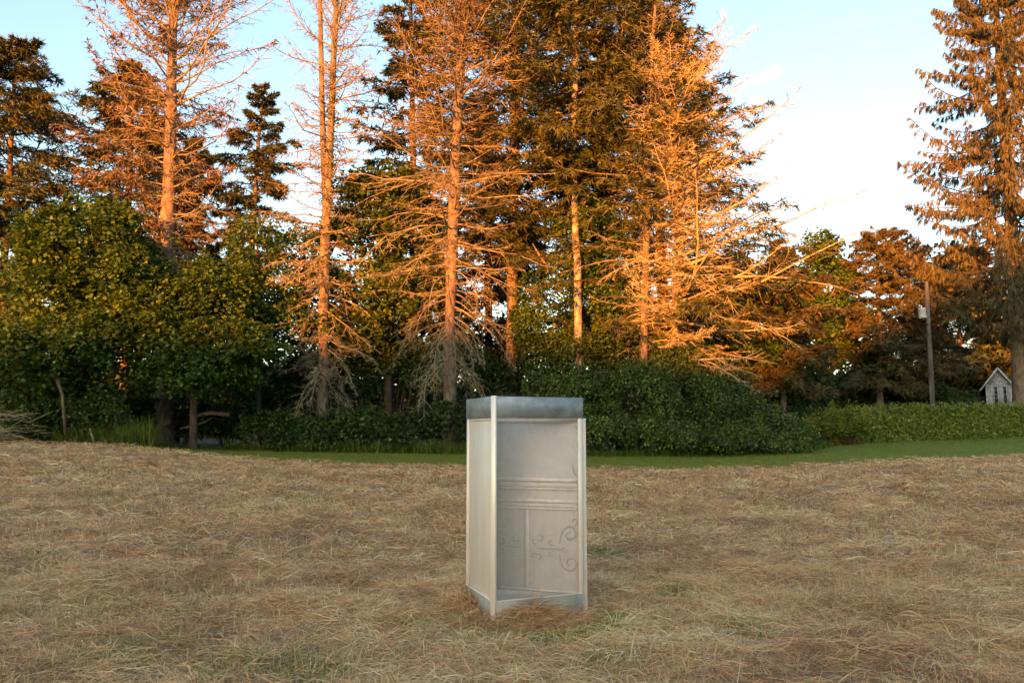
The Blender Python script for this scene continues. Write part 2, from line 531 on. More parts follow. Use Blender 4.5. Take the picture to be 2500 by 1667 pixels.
def leaves(rng, C, D, n, rad, size, thick=0.22, tint=(0.5, 0.22), curl=0.25, up=0.6, simple=False, ctint=None):
    """leaf clusters: C cluster centres, D cluster facing; each leaf a folded four-point blade"""
    B = len(C)
    D = norm(D)
    u = norm(np.cross(D, UP + 0.01)); v = np.cross(D, u)
    r = rad * np.sqrt(rng.random((B, n))) if np.isscalar(rad) else rad[:, None] * np.sqrt(rng.random((B, n)))
    a = rng.random((B, n)) * 2 * math.pi
    off = (r * np.cos(a))[..., None] * u[:, None] + (r * np.sin(a))[..., None] * v[:, None]
    p = C[:, None] + off + D[:, None] * (rng.normal(0, thick, (B, n)) * (rad if np.isscalar(rad) else rad[:, None]))[..., None]
    p = p - UP * (0.35 * r * r / (rad if np.isscalar(rad) else rad[:, None]))[..., None]
    nn = norm(D[:, None] * (1 - up) + UP * up + rng.normal(0, 0.45, (B, n, 3)))
    dirn = norm(off + rng.normal(0, 0.3 * (rad if np.isscalar(rad) else rad.mean()), (B, n, 3)) - UP * 0.15)
    dirn = norm(dirn - nn * np.sum(dirn * nn, -1, keepdims=True))
    sd = np.cross(nn, dirn)
    S = size * (1.4 if simple else 1.0) * rng.uniform(0.6, 1.3, (B, n))[..., None]
    A = p; Bq = p + dirn * S * 0.45 + sd * S * 0.42 + nn * S * curl * rng.uniform(-1, 1, (B, n))[..., None]
    Cq = p + dirn * S; Dq = p + dirn * S * 0.45 - sd * S * 0.42 + nn * S * curl * rng.uniform(-1, 1, (B, n))[..., None]
    ct = rng.normal(0, 0.12, (B, 1)) + (0 if ctint is None else ctint[:, None])
    tt = np.clip(rng.normal(tint[0], tint[1], (B, n)) + ct, 0, 1)
    if simple:
        V = np.stack([Bq, Cq, Dq + (A - Dq) * 0.4], 2).reshape(-1, 3)
        return V, np.arange(len(V)).reshape(-1, 3), np.repeat(tt.ravel(), 3)
    V = np.stack([A, Bq, Cq, Dq], 2).reshape(-1, 3)
    i = np.arange(len(V)).reshape(-1, 4)
    Fq = np.concatenate([i[:, [0, 1, 2]], i[:, [0, 2, 3]]])
    return V, Fq, np.repeat(tt.ravel(), 4)


def trunk_path(pts, Y, ground=True, n=26):
    """stem through photo points [(px,py,radius px)] standing at distance Y"""
    w = np.array([at(p[0], p[1], Y) for p in pts]); r = np.array([p[2] * TRUNK * Y / F for p in pts])
    o = np.argsort(w[:, 2]); w, r = w[o], r[o]
    if ground:
        d = w[0] - w[1] if len(w) > 1 else np.array([0, 0, -1.0])
        bx, by = w[0][0], w[0][1]
        g = float(gz(bx, by))
        if w[0][2] > g + 0.3:
            w = np.vstack([[bx, by, g - 0.15], w]); r = np.concatenate([[r[0] * 1.15], r])
        else:
            w[0][2] = g - 0.15
    zz = np.linspace(w[0, 2], w[-1, 2], n)
    P = np.stack([np.interp(zz, w[:, 2], w[:, 0]), np.interp(zz, w[:, 2], w[:, 1]), zz], -1)
    rr = np.interp(zz, w[:, 2], r)
    for _ in range(2):
        P[1:-1, :2] = (P[:-2, :2] + 2 * P[1:-1, :2] + P[2:, :2]) / 4
    rr[0] *= 1.35; rr[1] *= 1.1
    return P, rr


def conifer(name, label, cat, stem, Y, prof, elev, seed, n_limb, kind='live', mat='needle', bark='bark', curve=0.3,
            asym=0.0, asym_y=0.0, M2=14, dens=16, ln=0.22, wd=0.06, droop2=0.25, live=None, group=None, l2=0.34, ang2=0.95,
            extra_stems=(), twig2=0.004, M3=0, limb_mat=None, ivy=None, brown=0.0, zjit=0.15, azc=None, limb_r=0.012, pow_=1.0, sdroop=0.1, ln2=None, sspread=0.8, dn=8, curve_prof=None):
    """stem: photo points; prof: [(py, reach px)], elev: [(py, degrees)]; live(z,az)->needle probability"""
    rng = np.random.default_rng(seed)
    P0, r0 = trunk_path(stem, Y)
    root = thing(name, (P0[0, 0], P0[0, 1], float(gz(P0[0, 0], P0[0, 1]))), label, cat, group)
    rr = r0 * (1 + 0.06 * rng.normal(size=len(r0)))
    P0 = P0 + np.concatenate([rng.normal(0, 0.012, (len(P0), 2)), np.zeros((len(P0), 1))], 1)
    MB().tubes(P0, rr, 12).build('trunk', M[bark], root, smooth=True)
    for k, st in enumerate(extra_stems):
        Pe, re = trunk_path(st, Y, ground=False)
        MB().tubes(Pe, re, 9).build('second_trunk', M[bark], root, smooth=True)
    zp = [(at(stem[0][0], py, Y)[2], w * Y / F) for py, w in prof]
    ze = [(at(stem[0][0], py, Y)[2], R(d)) for py, d in elev]
    z0, z1 = min(z for z, _ in zp), max(z for z, _ in zp)
    z1 = min(z1, P0[-1, 2] - 0.05)
    u = (np.arange(n_limb) + rng.random(n_limb)) / n_limb
    z = z0 + (z1 - z0) * u ** pow_ + rng.normal(0, zjit, n_limb)
    z = np.clip(z, z0, z1)
    az = np.arange(n_limb) * 2.39996 + rng.normal(0, 0.5, n_limb)
    if azc is not None:
        az = azc(rng, z, az)
    L = interp_prof(zp, z) * (1 + asym * np.cos(az) + asym_y * np.sin(az)) * rng.uniform(0.6, 1.25, n_limb) * (1.25 if kind == 'dead' else 1.12)
    L = np.maximum(L, 0.18)
    st = np.stack([np.interp(z, P0[:, 2], P0[:, 0]), np.interp(z, P0[:, 2], P0[:, 1]), z], -1)
    e0 = interp_prof(ze, z) + rng.normal(0, 0.12, n_limb)
    cv = np.full(n_limb, curve) if curve_prof is None else interp_prof([(at(stem[0][0], py, Y)[2], c) for py, c in curve_prof], z)
    if kind == 'dead':
        L = L * np.where(rng.random(n_limb) < 0.16, 0.45, 1.0)
    P = grow(rng, st, az, L, e0, cv * rng.uniform(0.3, 1.6, n_limb), 8, 0.15 if kind == 'dead' else 0.06, 0.16 if kind == 'dead' else 0.08)
    rb = np.clip(limb_r * L ** 0.75, 0.006, 0.09)[:, None] * np.linspace(1, 0.22, 8)[None]
    limbs = MB().tubes(P, rb, 5)
    P2 = sub(rng, P, M2, 0.12, 1.0, lambda s, l: l2 * l * (1.08 - s) ** 0.8 + 0.07, ang2, droop2, 3 if kind == 'dead' else 4, 0.25)
    l2n = np.linalg.norm(P2[:, -1] - P2[:, 0], axis=-1)
    if kind == 'dead':
        limbs.tubes(P2, np.clip(0.006 * l2n ** 0.6, 0.003, 0.02)[:, None] * np.linspace(1, 0.35, 3)[None] + twig2 * 0.5, 3)
    else:
        spikes(limbs, P2[:, :3], np.clip(0.008 * l2n ** 0.6, 0.004, 0.02))
    P3 = None
    if M3:
        P3 = sub(rng, P2, M3, 0.15, 1.0, lambda s, l: 0.5 * l * (1.1 - s) + 0.08, 0.85, droop2 * 0.6, 3, 0.1, 0.2, 0.6)
        spikes(limbs, P3, twig2 * 1.15, True)
    limbs.build('branches', M[limb_mat or 'dead'], root)['kind'] = 'stuff'
    if kind == 'live' or live is not None:
        lm = np.ones(n_limb) if live is None else np.clip(live(z, az, rng), 0, 1)
        keep = np.repeat(rng.random(n_limb) < lm, M2) & (rng.random(len(P2)) < np.repeat(0.35 + 0.65 * lm, M2))
        Pk = P2[keep]
        # side twigs carry the sprays
        T3 = sub(rng, Pk, dn, 0.08, 1.0, lambda s, l: 0.45 * l * (1.15 - s) + 0.05, 0.8, droop2 * 0.8 + sdroop, 3, 0.2, 0.12, 0.25)
        pt = np.repeat(np.repeat(rng.normal(0, 0.1, n_limb), M2)[keep], dn)
        f = MB()
        lsc = np.clip(L / 1.6, 0.38, 1.0)
        sk = np.repeat(lsc, M2)[keep]
        f.add(*sprays(rng, T3, max(2, dens // 3), ln, wd, sspread, sdroop, 0.35, 0.0, (0.5, 0.2), pt, np.repeat(sk, dn)))
        f.add(*sprays(rng, Pk, dens // 2, ln, wd, sspread, sdroop, 0.35, 0.1, (0.5, 0.2), None, sk))
        f.add(*sprays(rng, P[rng.random(n_limb) < np.maximum(lm, 0.05)], 45, ln, wd, sspread * 1.2, sdroop, 0.5, 0.25, (0.5, 0.2)))
        f.build('needles', M[mat], root)
    if ivy is not None:
        f = MB()
        for (pya, pyb, rad, nn) in ivy:
            za, zb = at(stem[0][0], pyb, Y)[2], at(stem[0][0], pya, Y)[2]
            zz = rng.uniform(za, zb, nn); aa = rng.random(nn) * 2 * math.pi
            tr = np.interp(zz, P0[:, 2], r0) + rad * rng.random(nn) ** 1.5
            C = np.stack([np.interp(zz, P0[:, 2], P0[:, 0]) + tr * np.cos(aa), np.interp(zz, P0[:, 2], P0[:, 1]) + tr * np.sin(aa), zz], -1)
            D = np.stack([np.cos(aa), np.sin(aa), 0.3 + 0 * aa], -1)
            f.add(*leaves(rng, C, D, 14, 0.16, 0.10, 0.5))
        f.build('ivy', M['ivy'], root)
    return root


def lobes_points(rng, lobes, n, shell=0.35, low=-0.75, main=0.3):
    """points on and under the skin of overlapping ellipsoids (cx,cy,cz,rx,ry,rz); keeps the outermost"""
    lb = [list(l) for l in lobes]
    for l in lobes:
        for _ in range(9):
            d = norm(rng.normal(0, 1, 3)); d[2] = abs(d[2]) * 0.9 - 0.25; d[1] = d[1] if rng.random() < 0.35 else -abs(d[1])
            k = rng.uniform(0.24, 0.44)
            c = np.array(l[:3]) + d * np.array(l[3:]) * rng.uniform(0.78, 1.06)
            lb.append([*c, l[3] * k, l[4] * k, l[5] * k * 0.8])
    lb = np.array(lb, float)
    w = (lb[:, 3] * lb[:, 5] + lb[:, 3] * lb[:, 4]); w[:len(lobes)] *= main; w = w / w.sum()
    k = rng.choice(len(lb), n * 3, p=w)
    d = norm(rng.normal(0, 1, (n * 3, 3)))
    q = 1 - shell * rng.random(n * 3) ** 1.6
    # lumpy outline
    q = q * (0.80 + 0.36 * fbm(d[:, 0] * 2.3 + k * 3.7, d[:, 2] * 2.3 + d[:, 1] * 1.7, 31, 2))
    p = lb[k, :3] + d * lb[k, 3:] * q[:, None]
    inside = np.zeros(len(p), bool)
    for j in range(len(lb)):
        rr = np.linalg.norm((p - lb[j, :3]) / lb[j, 3:], axis=1)
        inside |= (rr < 0.62) & (k != j)
    ok = ~inside & (d[:, 2] > low) & (p[:, 2] > gz(p[:, 0], p[:, 1]) + 0.05)
    p, d = p[ok][:n], d[ok][:n]
    return p, d


def broadleaf(name, label, cat, Y, lobes, stem, seed, n_cl, per, rad, size, mat='maple', bark='darkbark', group=None, up=0.55,
              shell=0.35, tint=(0.5, 0.22), limbs=60, shoots=0, low=-0.75, stems=None, foliage='crown', thick=0.22, shoot_h=0.5, lay=0.0, simple=False, tips=0):
    """lobes in photo pixels: (px,py,rx,ry,ydepth factor[,dY])"""
    rng = np.random.default_rng(seed)
    lw = []
    for l in lobes:
        Yl = Y + (l[5] if len(l) > 5 else 0)
        c = at(l[0], l[1], Yl)
        lw.append((*c, l[2] * Yl / F, l[2] * Yl / F * l[4], l[3] * Yl / F))
    if stem:
        P0, r0 = trunk_path(stem, Y)
        base = P0[0]
    else:
        c = np.mean([x[:3] for x in lw], 0)
        base = np.array([c[0], c[1], 0])
    root = thing(name, (base[0], base[1], float(gz(base[0], base[1]))), label, cat, group)
    if stem:
        MB().tubes(P0, r0, 9).build('trunk', M[bark], root, smooth=True)
    C, D = lobes_points(rng, lw, n_cl, shell, low, 0.3 if stem else 0.16)
    # limbs reaching out to clusters
    pick = rng.choice(len(C), min(limbs, len(C)), replace=False)
    E = C[pick]
    K = 6
    if stem:
        zt = np.clip(E[:, 2] - rng.uniform(0.8, 3.0, len(E)), P0[9, 2], P0[-1, 2])
        S = np.stack([np.interp(zt, P0[:, 2], P0[:, 0]), np.interp(zt, P0[:, 2], P0[:, 1]), zt], -1)
    else:
        j = np.argmin(np.array([np.linalg.norm(E - np.array(l[:3]), axis=1) for l in lw]), 0)
        lc = np.array(lw)[j]
        S = lc[:, :3] * 0.75 + E * 0.25; S[:, 2] = gz(S[:, 0], S[:, 1]) - 0.1
    t = np.linspace(0, 1, K)[None, :, None]
    P = S[:, None] * (1 - t) + E[:, None] * t
    P[:, :, 2] += (np.sin(t[..., 0] * math.pi) * 0.12 * np.linalg.norm(E - S, axis=1)[:, None])
    P[:, 1:-1] += rng.normal(0, 0.05, (len(E), K - 2, 3)) * np.linalg.norm(E - S, axis=1)[:, None, None] ** 0.5
    ll = np.linalg.norm(E - S, axis=1)
    MB().tubes(P, np.clip(0.012 * ll, 0.01, 0.09)[:, None] * np.linspace(1, 0.25, K)[None], 4).build('branches' if stem else 'stems', M[bark], root)['kind'] = 'stuff'
    f = MB()
    Dn = norm(D * np.array([1, 1, 0.8]) * (1 - lay) + UP * lay + rng.normal(0, 0.22, D.shape))
    rc = rad * rng.uniform(0.6, 1.35, len(C))
    f.add(*leaves(rng, C, Dn, per, rc, size, thick, tint, up=up, simple=simple, ctint=(fbm(C[:, 0] * 0.75 + C[:, 1] * 0.4, C[:, 2] * 0.9, 23, 2) - 0.5) * 0.7))
    if tips:                                # leafy shoots that break the outline
        k = rng.choice(len(C), min(tips, len(C)), replace=False)
        d0 = norm(D[k] + rng.normal(0, 0.3, (len(k), 3)) + UP * 0.15)
        h = rng.uniform(0.5, 1.25, len(k)) * rad * 1.7
        for q in np.linspace(0.2, 1.0, 5):
            f.add(*leaves(rng, C[k] + d0 * (h * q)[:, None] - UP * (0.22 * h * q * q)[:, None], d0 * 0.3 + UP * 0.7 + rng.normal(0, 0.2, d0.shape), 9, rad * 0.5 * (1.25 - q) + 0.05, size, 0.3, tint, up=0.5))
    if shoots:
        top = np.where(D[:, 2] > 0.15)[0]
        k = rng.choice(top, min(shoots, len(top)), replace=False)
        S = C[k]
        d = norm(np.stack([rng.normal(0, 0.25, len(k)), rng.normal(0, 0.25, len(k)), np.ones(len(k))], -1))
        h = rng.uniform(0.4, 1.3, len(k)) * shoot_h
        for q in np.linspace(0.15, 1.0, 6):
            f.add(*leaves(rng, S + d * (h * q)[:, None], d * 0.3 + rng.normal(0, 0.3, S.shape) + UP * 0.2, 6, 0.11 * (1.25 - q) + 0.03, size * 0.9, 0.6, (tint[0] + 0.18, tint[1])))
    f.build(foliage, M[mat], root)
    return root


# ------------------------------------------------------------------ the tall conifers
conifer('dead_spruce', 'tall half-dead spruce rising behind the golden maple at the left', 'tree',
        [(440, -260, 3), (424, 0, 13), (418, 250, 18), (412, 500, 23), (405, 680, 26), (402, 1000, 29)], 38,
        [(-250, 20), (-60, 170), (100, 235), (300, 215), (450, 170), (560, 130), (700, 110)],
        [(-200, 45), (80, 32), (250, 14), (420, 4), (560, -8), (700, -22)], 11, 170, kind='dead', curve=0.42, M2=16, M3=6, droop2=0.15,
        live=lambda z, a, r: np.where((np.cos(a - 2.7) > -0.35), 0.9, 0.15) * np.clip((z - 8.0) / 3.0, 0, 1), mat='brown_needle', dens=9, ln=0.26, wd=0.06, sdroop=0.4, dn=5, twig2=0.0095, limb_r=0.014, bark='bark')
conifer('dead_spruce', 'bare twin-trunked dead spruce with ivy climbing it, left of the metal booth', 'tree',
        [(822, -220, 3), (820, 0, 9), (812, 200, 12), (804, 420, 14), (796, 540, 18), (790, 700, 17), (788, 1020, 20)], 37,
        [(-210, 20), (-40, 110), (100, 140), (300, 125), (420, 110), (560, 125), (680, 140), (800, 135), (930, 125)],
        [(-200, 50), (60, 30), (250, 12), (420, 2), (560, -6), (700, -16), (900, -28)], 23, 215, kind='dead', curve_prof=[(-200, 0.5), (300, 0.35), (550, 0.0), (700, -0.5), (930, -1.0)], pow_=1.12,  curve=0.38, M2=15, M3=6, droop2=0.25, twig2=0.011, limb_r=0.016, asym_y=-0.25,
        extra_stems=[[(778, -120, 5), (782, 40, 8), (786, 250, 10), (790, 400, 11), (795, 545, 9)]],
        ivy=[(180, 500, 0.30, 90), (500, 700, 0.2, 40)])
conifer('dead_spruce', 'dead spruce with grey drooping lower branches standing directly behind the booth', 'tree',
        [(1140, -200, 4), (1131, 60, 14), (1122, 200, 16), (1112, 400, 19), (1106, 550, 20), (1100, 700, 19), (1098, 1020, 23)], 36.8,
        [(-190, 30), (-20, 130), (120, 165), (300, 190), (420, 200), (520, 220), (600, 175), (700, 155), (820, 140), (900, 110)],
        [(-200, 45), (100, 25), (250, 10), (420, 0), (560, -4), (680, -12), (800, -24), (900, -32)], 37, 235, kind='dead', curve_prof=[(-200, 0.5), (300, 0.35), (550, 0.0), (700, -0.5), (930, -1.0)], pow_=1.12,  curve=0.30, M2=15, M3=6, droop2=0.25, twig2=0.008, asym_y=-0.25,
        live=lambda z, a, r: 0.5 * np.clip((z - 12.5) / 2.5, 0, 1), mat='brown_needle', dens=8, ln=0.26, wd=0.06, dn=5,
        ivy=[(330, 420, 0.2, 25), (570, 640, 0.15, 14)])
conifer('dead_spruce', 'dead spruce with long bare branches sweeping to the right above the round shrub', 'tree',
        [(1632, 120, 3), (1636, 220, 7), (1650, 400, 11), (1658, 560, 14), (1652, 720, 15), (1646, 880, 15), (1642, 1040, 18)], 37.8,
        [(150, 80), (260, 145), (400, 185), (540, 205), (640, 212), (760, 215), (840, 175), (880, 110)],
        [(100, 35), (300, 25), (450, 18), (600, 12), (720, 5), (800, -4), (880, -14)], 41, 205, kind='dead', curve=0.10, asym=0.38, M2=17, M3=7, droop2=0.15, twig2=0.010, limb_r=0.015, limb_mat='pale_dead', asym_y=-0.2,
        ivy=[(230, 330, 0.2, 26), (540, 640, 0.2, 26), (640, 800, 0.12, 16)])
conifer('dead_spruce', 'thin dead spruce left of the one with branches sweeping right', 'tree',
        [(1600, 0, 4), (1590, 160, 9), (1584, 330, 12), (1580, 480, 12), (1576, 620, 12), (1570, 1020, 14)], 37.5,
        [(20, 60), (160, 120), (330, 150), (480, 140), (620, 120), (760, 90), (840, 60)],
        [(0, 40), (200, 28), (400, 20), (600, -5), (800, -25)], 43, 110, kind='dead', curve=0.15, asym=-0.25, M2=12, M3=4, droop2=0.2, twig2=0.006)

hem = dict(kind='live', limb_mat='darkbark', curve=-0.25, M2=14, dens=15, ln=0.34, wd=0.066, droop2=0.4, dn=6, l2=0.42)
conifer('hemlock', 'huge hemlock towering out of the picture behind the dead spruce and booth', 'tree',
        [(1265, -420, 3), (1262, 0, 14), (1255, 400, 18), (1250, 800, 20), (1250, 1020, 22)], 41,
        [(-410, 10), (-200, 200), (0, 280), (150, 290), (300, 270), (420, 230), (520, 170), (640, 120)],
        [(-400, 40), (0, 18), (300, 2), (600, -12)], 51, 210, **hem)
conifer('hemlock', 'hemlock with a patchy pale lower trunk in the central stand', 'tree',
        [(1408, -280, 3), (1405, 100, 12), (1400, 380, 10), (1402, 480, 11), (1408, 600, 12.5), (1412, 720, 12), (1414, 1020, 14)], 38,
        [(-270, 10), (-60, 140), (120, 210), (280, 210), (380, 140), (470, 60)],
        [(-250, 45), (50, 25), (300, 5), (500, -5)], 53, 150, bark='birch', **hem)
conifer('hemlock', 'broad conical hemlock on the right of the central stand, open sky to its right', 'tree',
        [(1570, -60, 2), (1580, 60, 6), (1600, 300, 12), (1615, 600, 16), (1625, 1020, 20)], 40.5,
        [(-55, 12), (20, 70), (150, 120), (280, 185), (420, 260), (520, 300), (600, 345), (700, 300), (800, 240)],
        [(-50, 35), (150, 18), (400, 6), (700, -8)], 57, 200, **{**hem, 'curve': 0.1})
conifer('hemlock', 'hemlock left of the central stand, rising behind the deep green maple', 'tree',
        [(1000, -150, 3), (1005, 150, 8), (1010, 500, 13), (1010, 1010, 17)], 43,
        [(-140, 10), (20, 60), (150, 95), (300, 130), (450, 120), (600, 100), (800, 80)],
        [(-150, 40), (100, 20), (400, 0), (700, -10)], 59, 110, **{**hem, 'dens': 9, 'wd': 0.09})
conifer('hemlock', 'slender hemlock in the sky gap between the two left dead spruces', 'tree',
        [(644, 205, 2), (632, 330, 6), (622, 480, 9), (610, 660, 11), (604, 1020, 13)], 41,
        [(210, 12), (260, 45), (340, 75), (450, 95), (560, 80), (680, 75)],
        [(200, 45), (350, 15), (500, 0), (700, -15)], 61, 62, **{**hem, 'M2': 12})
conifer('hemlock', 'feathery hemlock cut by the left edge of the picture', 'tree',
        [(42, 95, 2), (36, 200, 5), (24, 400, 9), (12, 600, 11), (4, 1020, 14)], 40,
        [(98, 10), (160, 90), (230, 140), (300, 165), (380, 185), (460, 160), (600, 140), (760, 110)],
        [(90, 50), (250, 25), (450, 5), (700, -15)], 67, 140, **{**hem, 'curve': -0.45})
conifer('dark_spruce', 'dark shaded evergreen crowding behind the left dead spruce', 'tree',
        [(330, 150, 3), (322, 240, 7), (315, 450, 11), (305, 700, 13), (300, 1020, 16)], 42.5,
        [(155, 10), (220, 70), (300, 120), (400, 165), (520, 205), (650, 200), (780, 160)],
        [(40, 40), (300, 10), (600, -12), (800, -20)], 71, 150, **{**hem, 'dens': 9, 'wd': 0.09})
conifer('dark_spruce', 'small dark evergreen right of the left dead spruce trunk', 'tree',
        [(480, 330, 2), (470, 480, 6), (462, 650, 8), (458, 1020, 11)], 42,
        [(335, 10), (400, 50), (500, 85), (600, 95), (700, 90), (800, 70)],
        [(330, 35), (600, -5), (800, -20)], 73, 75, **{**hem, 'dens': 9, 'wd': 0.09})
conifer('dark_spruce', 'dark evergreen deep in the wood behind the pale patchy trunk', 'tree',
        [(1475, 60, 3), (1470, 300, 9), (1465, 600, 13), (1462, 1020, 16)], 47,
        [(65, 10), (200, 70), (350, 110), (500, 130), (650, 130), (800, 110)],
        [(60, 35), (400, 5), (800, -15)], 79, 110, **{**hem, 'dens': 9, 'wd': 0.1})
conifer('dark_spruce', 'dark evergreen deep in the wood right behind the booth', 'tree',
        [(1185, 240, 3), (1190, 420, 9), (1192, 700, 12), (1195, 1020, 15)], 46,
        [(250, 10), (400, 75), (550, 120), (700, 140), (850, 120)],
        [(240, 35), (600, -2), (850, -15)], 83, 100, **{**hem, 'dens': 9, 'wd': 0.1})
conifer('weeping_spruce', 'large weeping spruce at the right edge, its lower boughs in shade', 'tree',
        [(2405, -330, 3), (2432, 0, 9), (2442, 200, 13), (2456, 400, 17), (2472, 600, 21), (2488, 800, 27), (2500, 960, 32), (2503, 1030, 36)], 49,
        [(-320, 15), (-150, 62), (0, 104), (120, 145), (250, 185), (380, 215), (520, 240), (640, 265), (740, 275), (830, 250)],
        [(-300, 40), (0, 2), (250, -12), (450, -18), (700, -14), (830, -4)], 89, 300, kind='live', mat='spruce', limb_mat='darkbark',
        curve=0.95, M2=22, dens=18, ln=0.34, wd=0.05, droop2=1.2, l2=0.16, dn=4, sdroop=0.9, sspread=0.5, asym=-0.05, limb_r=0.014)
conifer('conifer', 'rounded far conifer with pointed tips, left of the utility pole', 'tree',
        [(2140, 560, 2), (2142, 640, 5), (2146, 800, 9), (2150, 1020, 12)], 54,
        [(565, 10), (610, 60), (680, 100), (760, 125), (860, 130), (930, 115)],
        [(560, 35), (750, 5), (900, -10)], 97, 100, mat='spruce', **{k: v for k, v in hem.items() if k != 'mat'})
conifer('conifer', 'conifer between the far rounded tree and the weeping spruce', 'tree',
        [(2215, 580, 2), (2218, 660, 5), (2220, 820, 8), (2222, 1020, 11)], 58,
        [(585, 10), (640, 55), (720, 90), (820, 110), (920, 105)],
        [(580, 35), (750, 5), (900, -10)], 101, 80, mat='spruce', **{k: v for k, v in hem.items() if k != 'mat'})
conifer('conifer', 'orange-lit conifer at the right foot of the central stand, behind the shrub', 'tree',
        [(1900, 590, 2), (1905, 700, 6), (1910, 850, 9), (1912, 1020, 11)], 45,
        [(595, 10), (660, 60), (740, 100), (840, 125), (930, 110)],
        [(590, 30), (750, 5), (920, -12)], 103, 100, mat='spruce', **{k: v for k, v in hem.items() if k != 'mat'})
conifer('dark_spruce', 'dark evergreen under the weeping spruce boughs, behind the small gabled house', 'tree',
        [(2340, 600, 2), (2342, 760, 6), (2345, 1020, 11)], 88,
        [(605, 10), (680, 90), (780, 140), (880, 160), (990, 150)],
        [(640, 30), (800, 5), (950, -10)], 107, 100, **{**hem, 'ln': 0.75, 'wd': 0.28, 'dens': 9})

conifer('dark_spruce', 'dark evergreen at the far right, behind the weeping spruce trunk and the house', 'tree',
        [(2490, 600, 2), (2492, 760, 6), (2495, 1020, 11)], 92,
        [(605, 10), (700, 90), (800, 140), (900, 160), (990, 150)],
        [(600, 30), (800, 5), (950, -10)], 109, 95, **{**hem, 'ln': 0.75, 'wd': 0.28, 'dens': 9})

# ------------------------------------------------------------------ broadleaf trees
broadleaf('maple_tree', 'golden-green maple filling the left foreground of the wood', 'tree', 33,
          [(215, 590, 120, 115, 1.0), (120, 700, 110, 110, 1.0), (300, 690, 110, 130, 1.0, 0.8), (160, 840, 140, 130, 1.0, -0.6), (330, 830, 120, 120, 1.0), (90, 930, 100, 90, 0.9, -0.3)],
          [(225, 560, 4), (222, 700, 9), (215, 850, 13), (212, 1060, 17)], 201, 1050, 44, 0.62, 0.175, limbs=90, lay=0.55, thick=0.13, up=0.5, tips=150)
broadleaf('maple_tree', 'lower spreading maple at the right of the golden maple, over the dark hollow', 'tree', 34,
          [(450, 740, 110, 90, 1.0), (540, 720, 95, 95, 1.0, 1.0), (420, 840, 110, 100, 1.0, -0.4), (545, 840, 100, 90, 1.0), (480, 900, 110, 75, 1.0)],
          [(480, 690, 4), (478, 800, 8), (474, 930, 11), (472, 1060, 13)], 203, 760, 42, 0.6, 0.17, lay=0.55, thick=0.13, up=0.5, tips=150, limbs=70)
broadleaf('maple_tree', 'deep green maple growing between the twin dead spruce and the booth', 'tree', 39,
          [(950, 480, 85, 95, 1.0), (905, 590, 80, 95, 1.0, -0.5), (1000, 580, 90, 100, 1.0, 0.5), (920, 720, 100, 100, 1.0, -0.4), (1020, 730, 95, 105, 1.0), (860, 800, 90, 80, 1.0)],
          [(955, 430, 4), (952, 600, 8), (950, 800, 12), (948, 1040, 15)], 207, 950, 32, 0.65, 0.2, lay=0.5, thick=0.14, tips=120, mat='bush', limbs=80)
broadleaf('young_tree', 'thin leafy tree in front of the slender hemlock', 'tree', 37,
          [(625, 600, 60, 90, 1.0), (650, 700, 75, 80, 1.0), (600, 760, 80, 80, 1.0), (690, 780, 75, 80, 1.0)],
          [(628, 560, 3), (630, 750, 5), (632, 1040, 8)], 209, 420, 20, 0.55, 0.16, limbs=60)
broadleaf('young_tree', 'young leafy tree close behind the twin-trunked dead spruce', 'tree', 39.5,
          [(735, 610, 60, 70, 1.0), (700, 690, 75, 75, 1.0), (790, 700, 70, 80, 1.0), (735, 790, 95, 75, 1.0), (680, 860, 95, 75, 1.0), (810, 870, 95, 75, 1.0)],
          [(742, 580, 3), (740, 780, 6), (738, 1040, 9)], 221, 620, 20, 0.55, 0.17, limbs=60, tips=60)
broadleaf('young_tree', 'young leafy tree under the patchy pale trunk', 'tree', 40,
          [(1440, 560, 85, 75, 1.0), (1500, 640, 90, 80, 1.0), (1350, 700, 80, 80, 1.0), (1470, 740, 95, 80, 1.0), (1340, 800, 90, 80, 1.0)],
          [(1460, 540, 3), (1458, 750, 6), (1456, 1040, 9)], 211, 800, 20, 0.55, 0.16, limbs=60)
broadleaf('leafy_tree', 'far leafy tree with a loose top in the sky gap', 'tree', 56,
          [(2000, 610, 45, 50, 1.0), (2010, 690, 60, 70, 1.0), (2040, 780, 75, 80, 1.0), (1985, 800, 70, 90, 1.0), (2060, 880, 85, 60, 1.0)],
          [(2005, 580, 2), (2008, 750, 5), (2012, 1010, 8)], 213, 900, 22, 0.8, 0.26, limbs=50)
broadleaf('leafy_tree', 'leafy tree behind the long bare branches, lit orange', 'tree', 47,
          [(1760, 700, 100, 90, 1.0), (1850, 760, 90, 90, 1.0), (1700, 800, 100, 80, 1.0), (1800, 860, 120, 70, 1.0)],
          [(1775, 650, 3), (1778, 850, 7), (1780, 1030, 10)], 217, 900, 22, 0.7, 0.22, limbs=50)

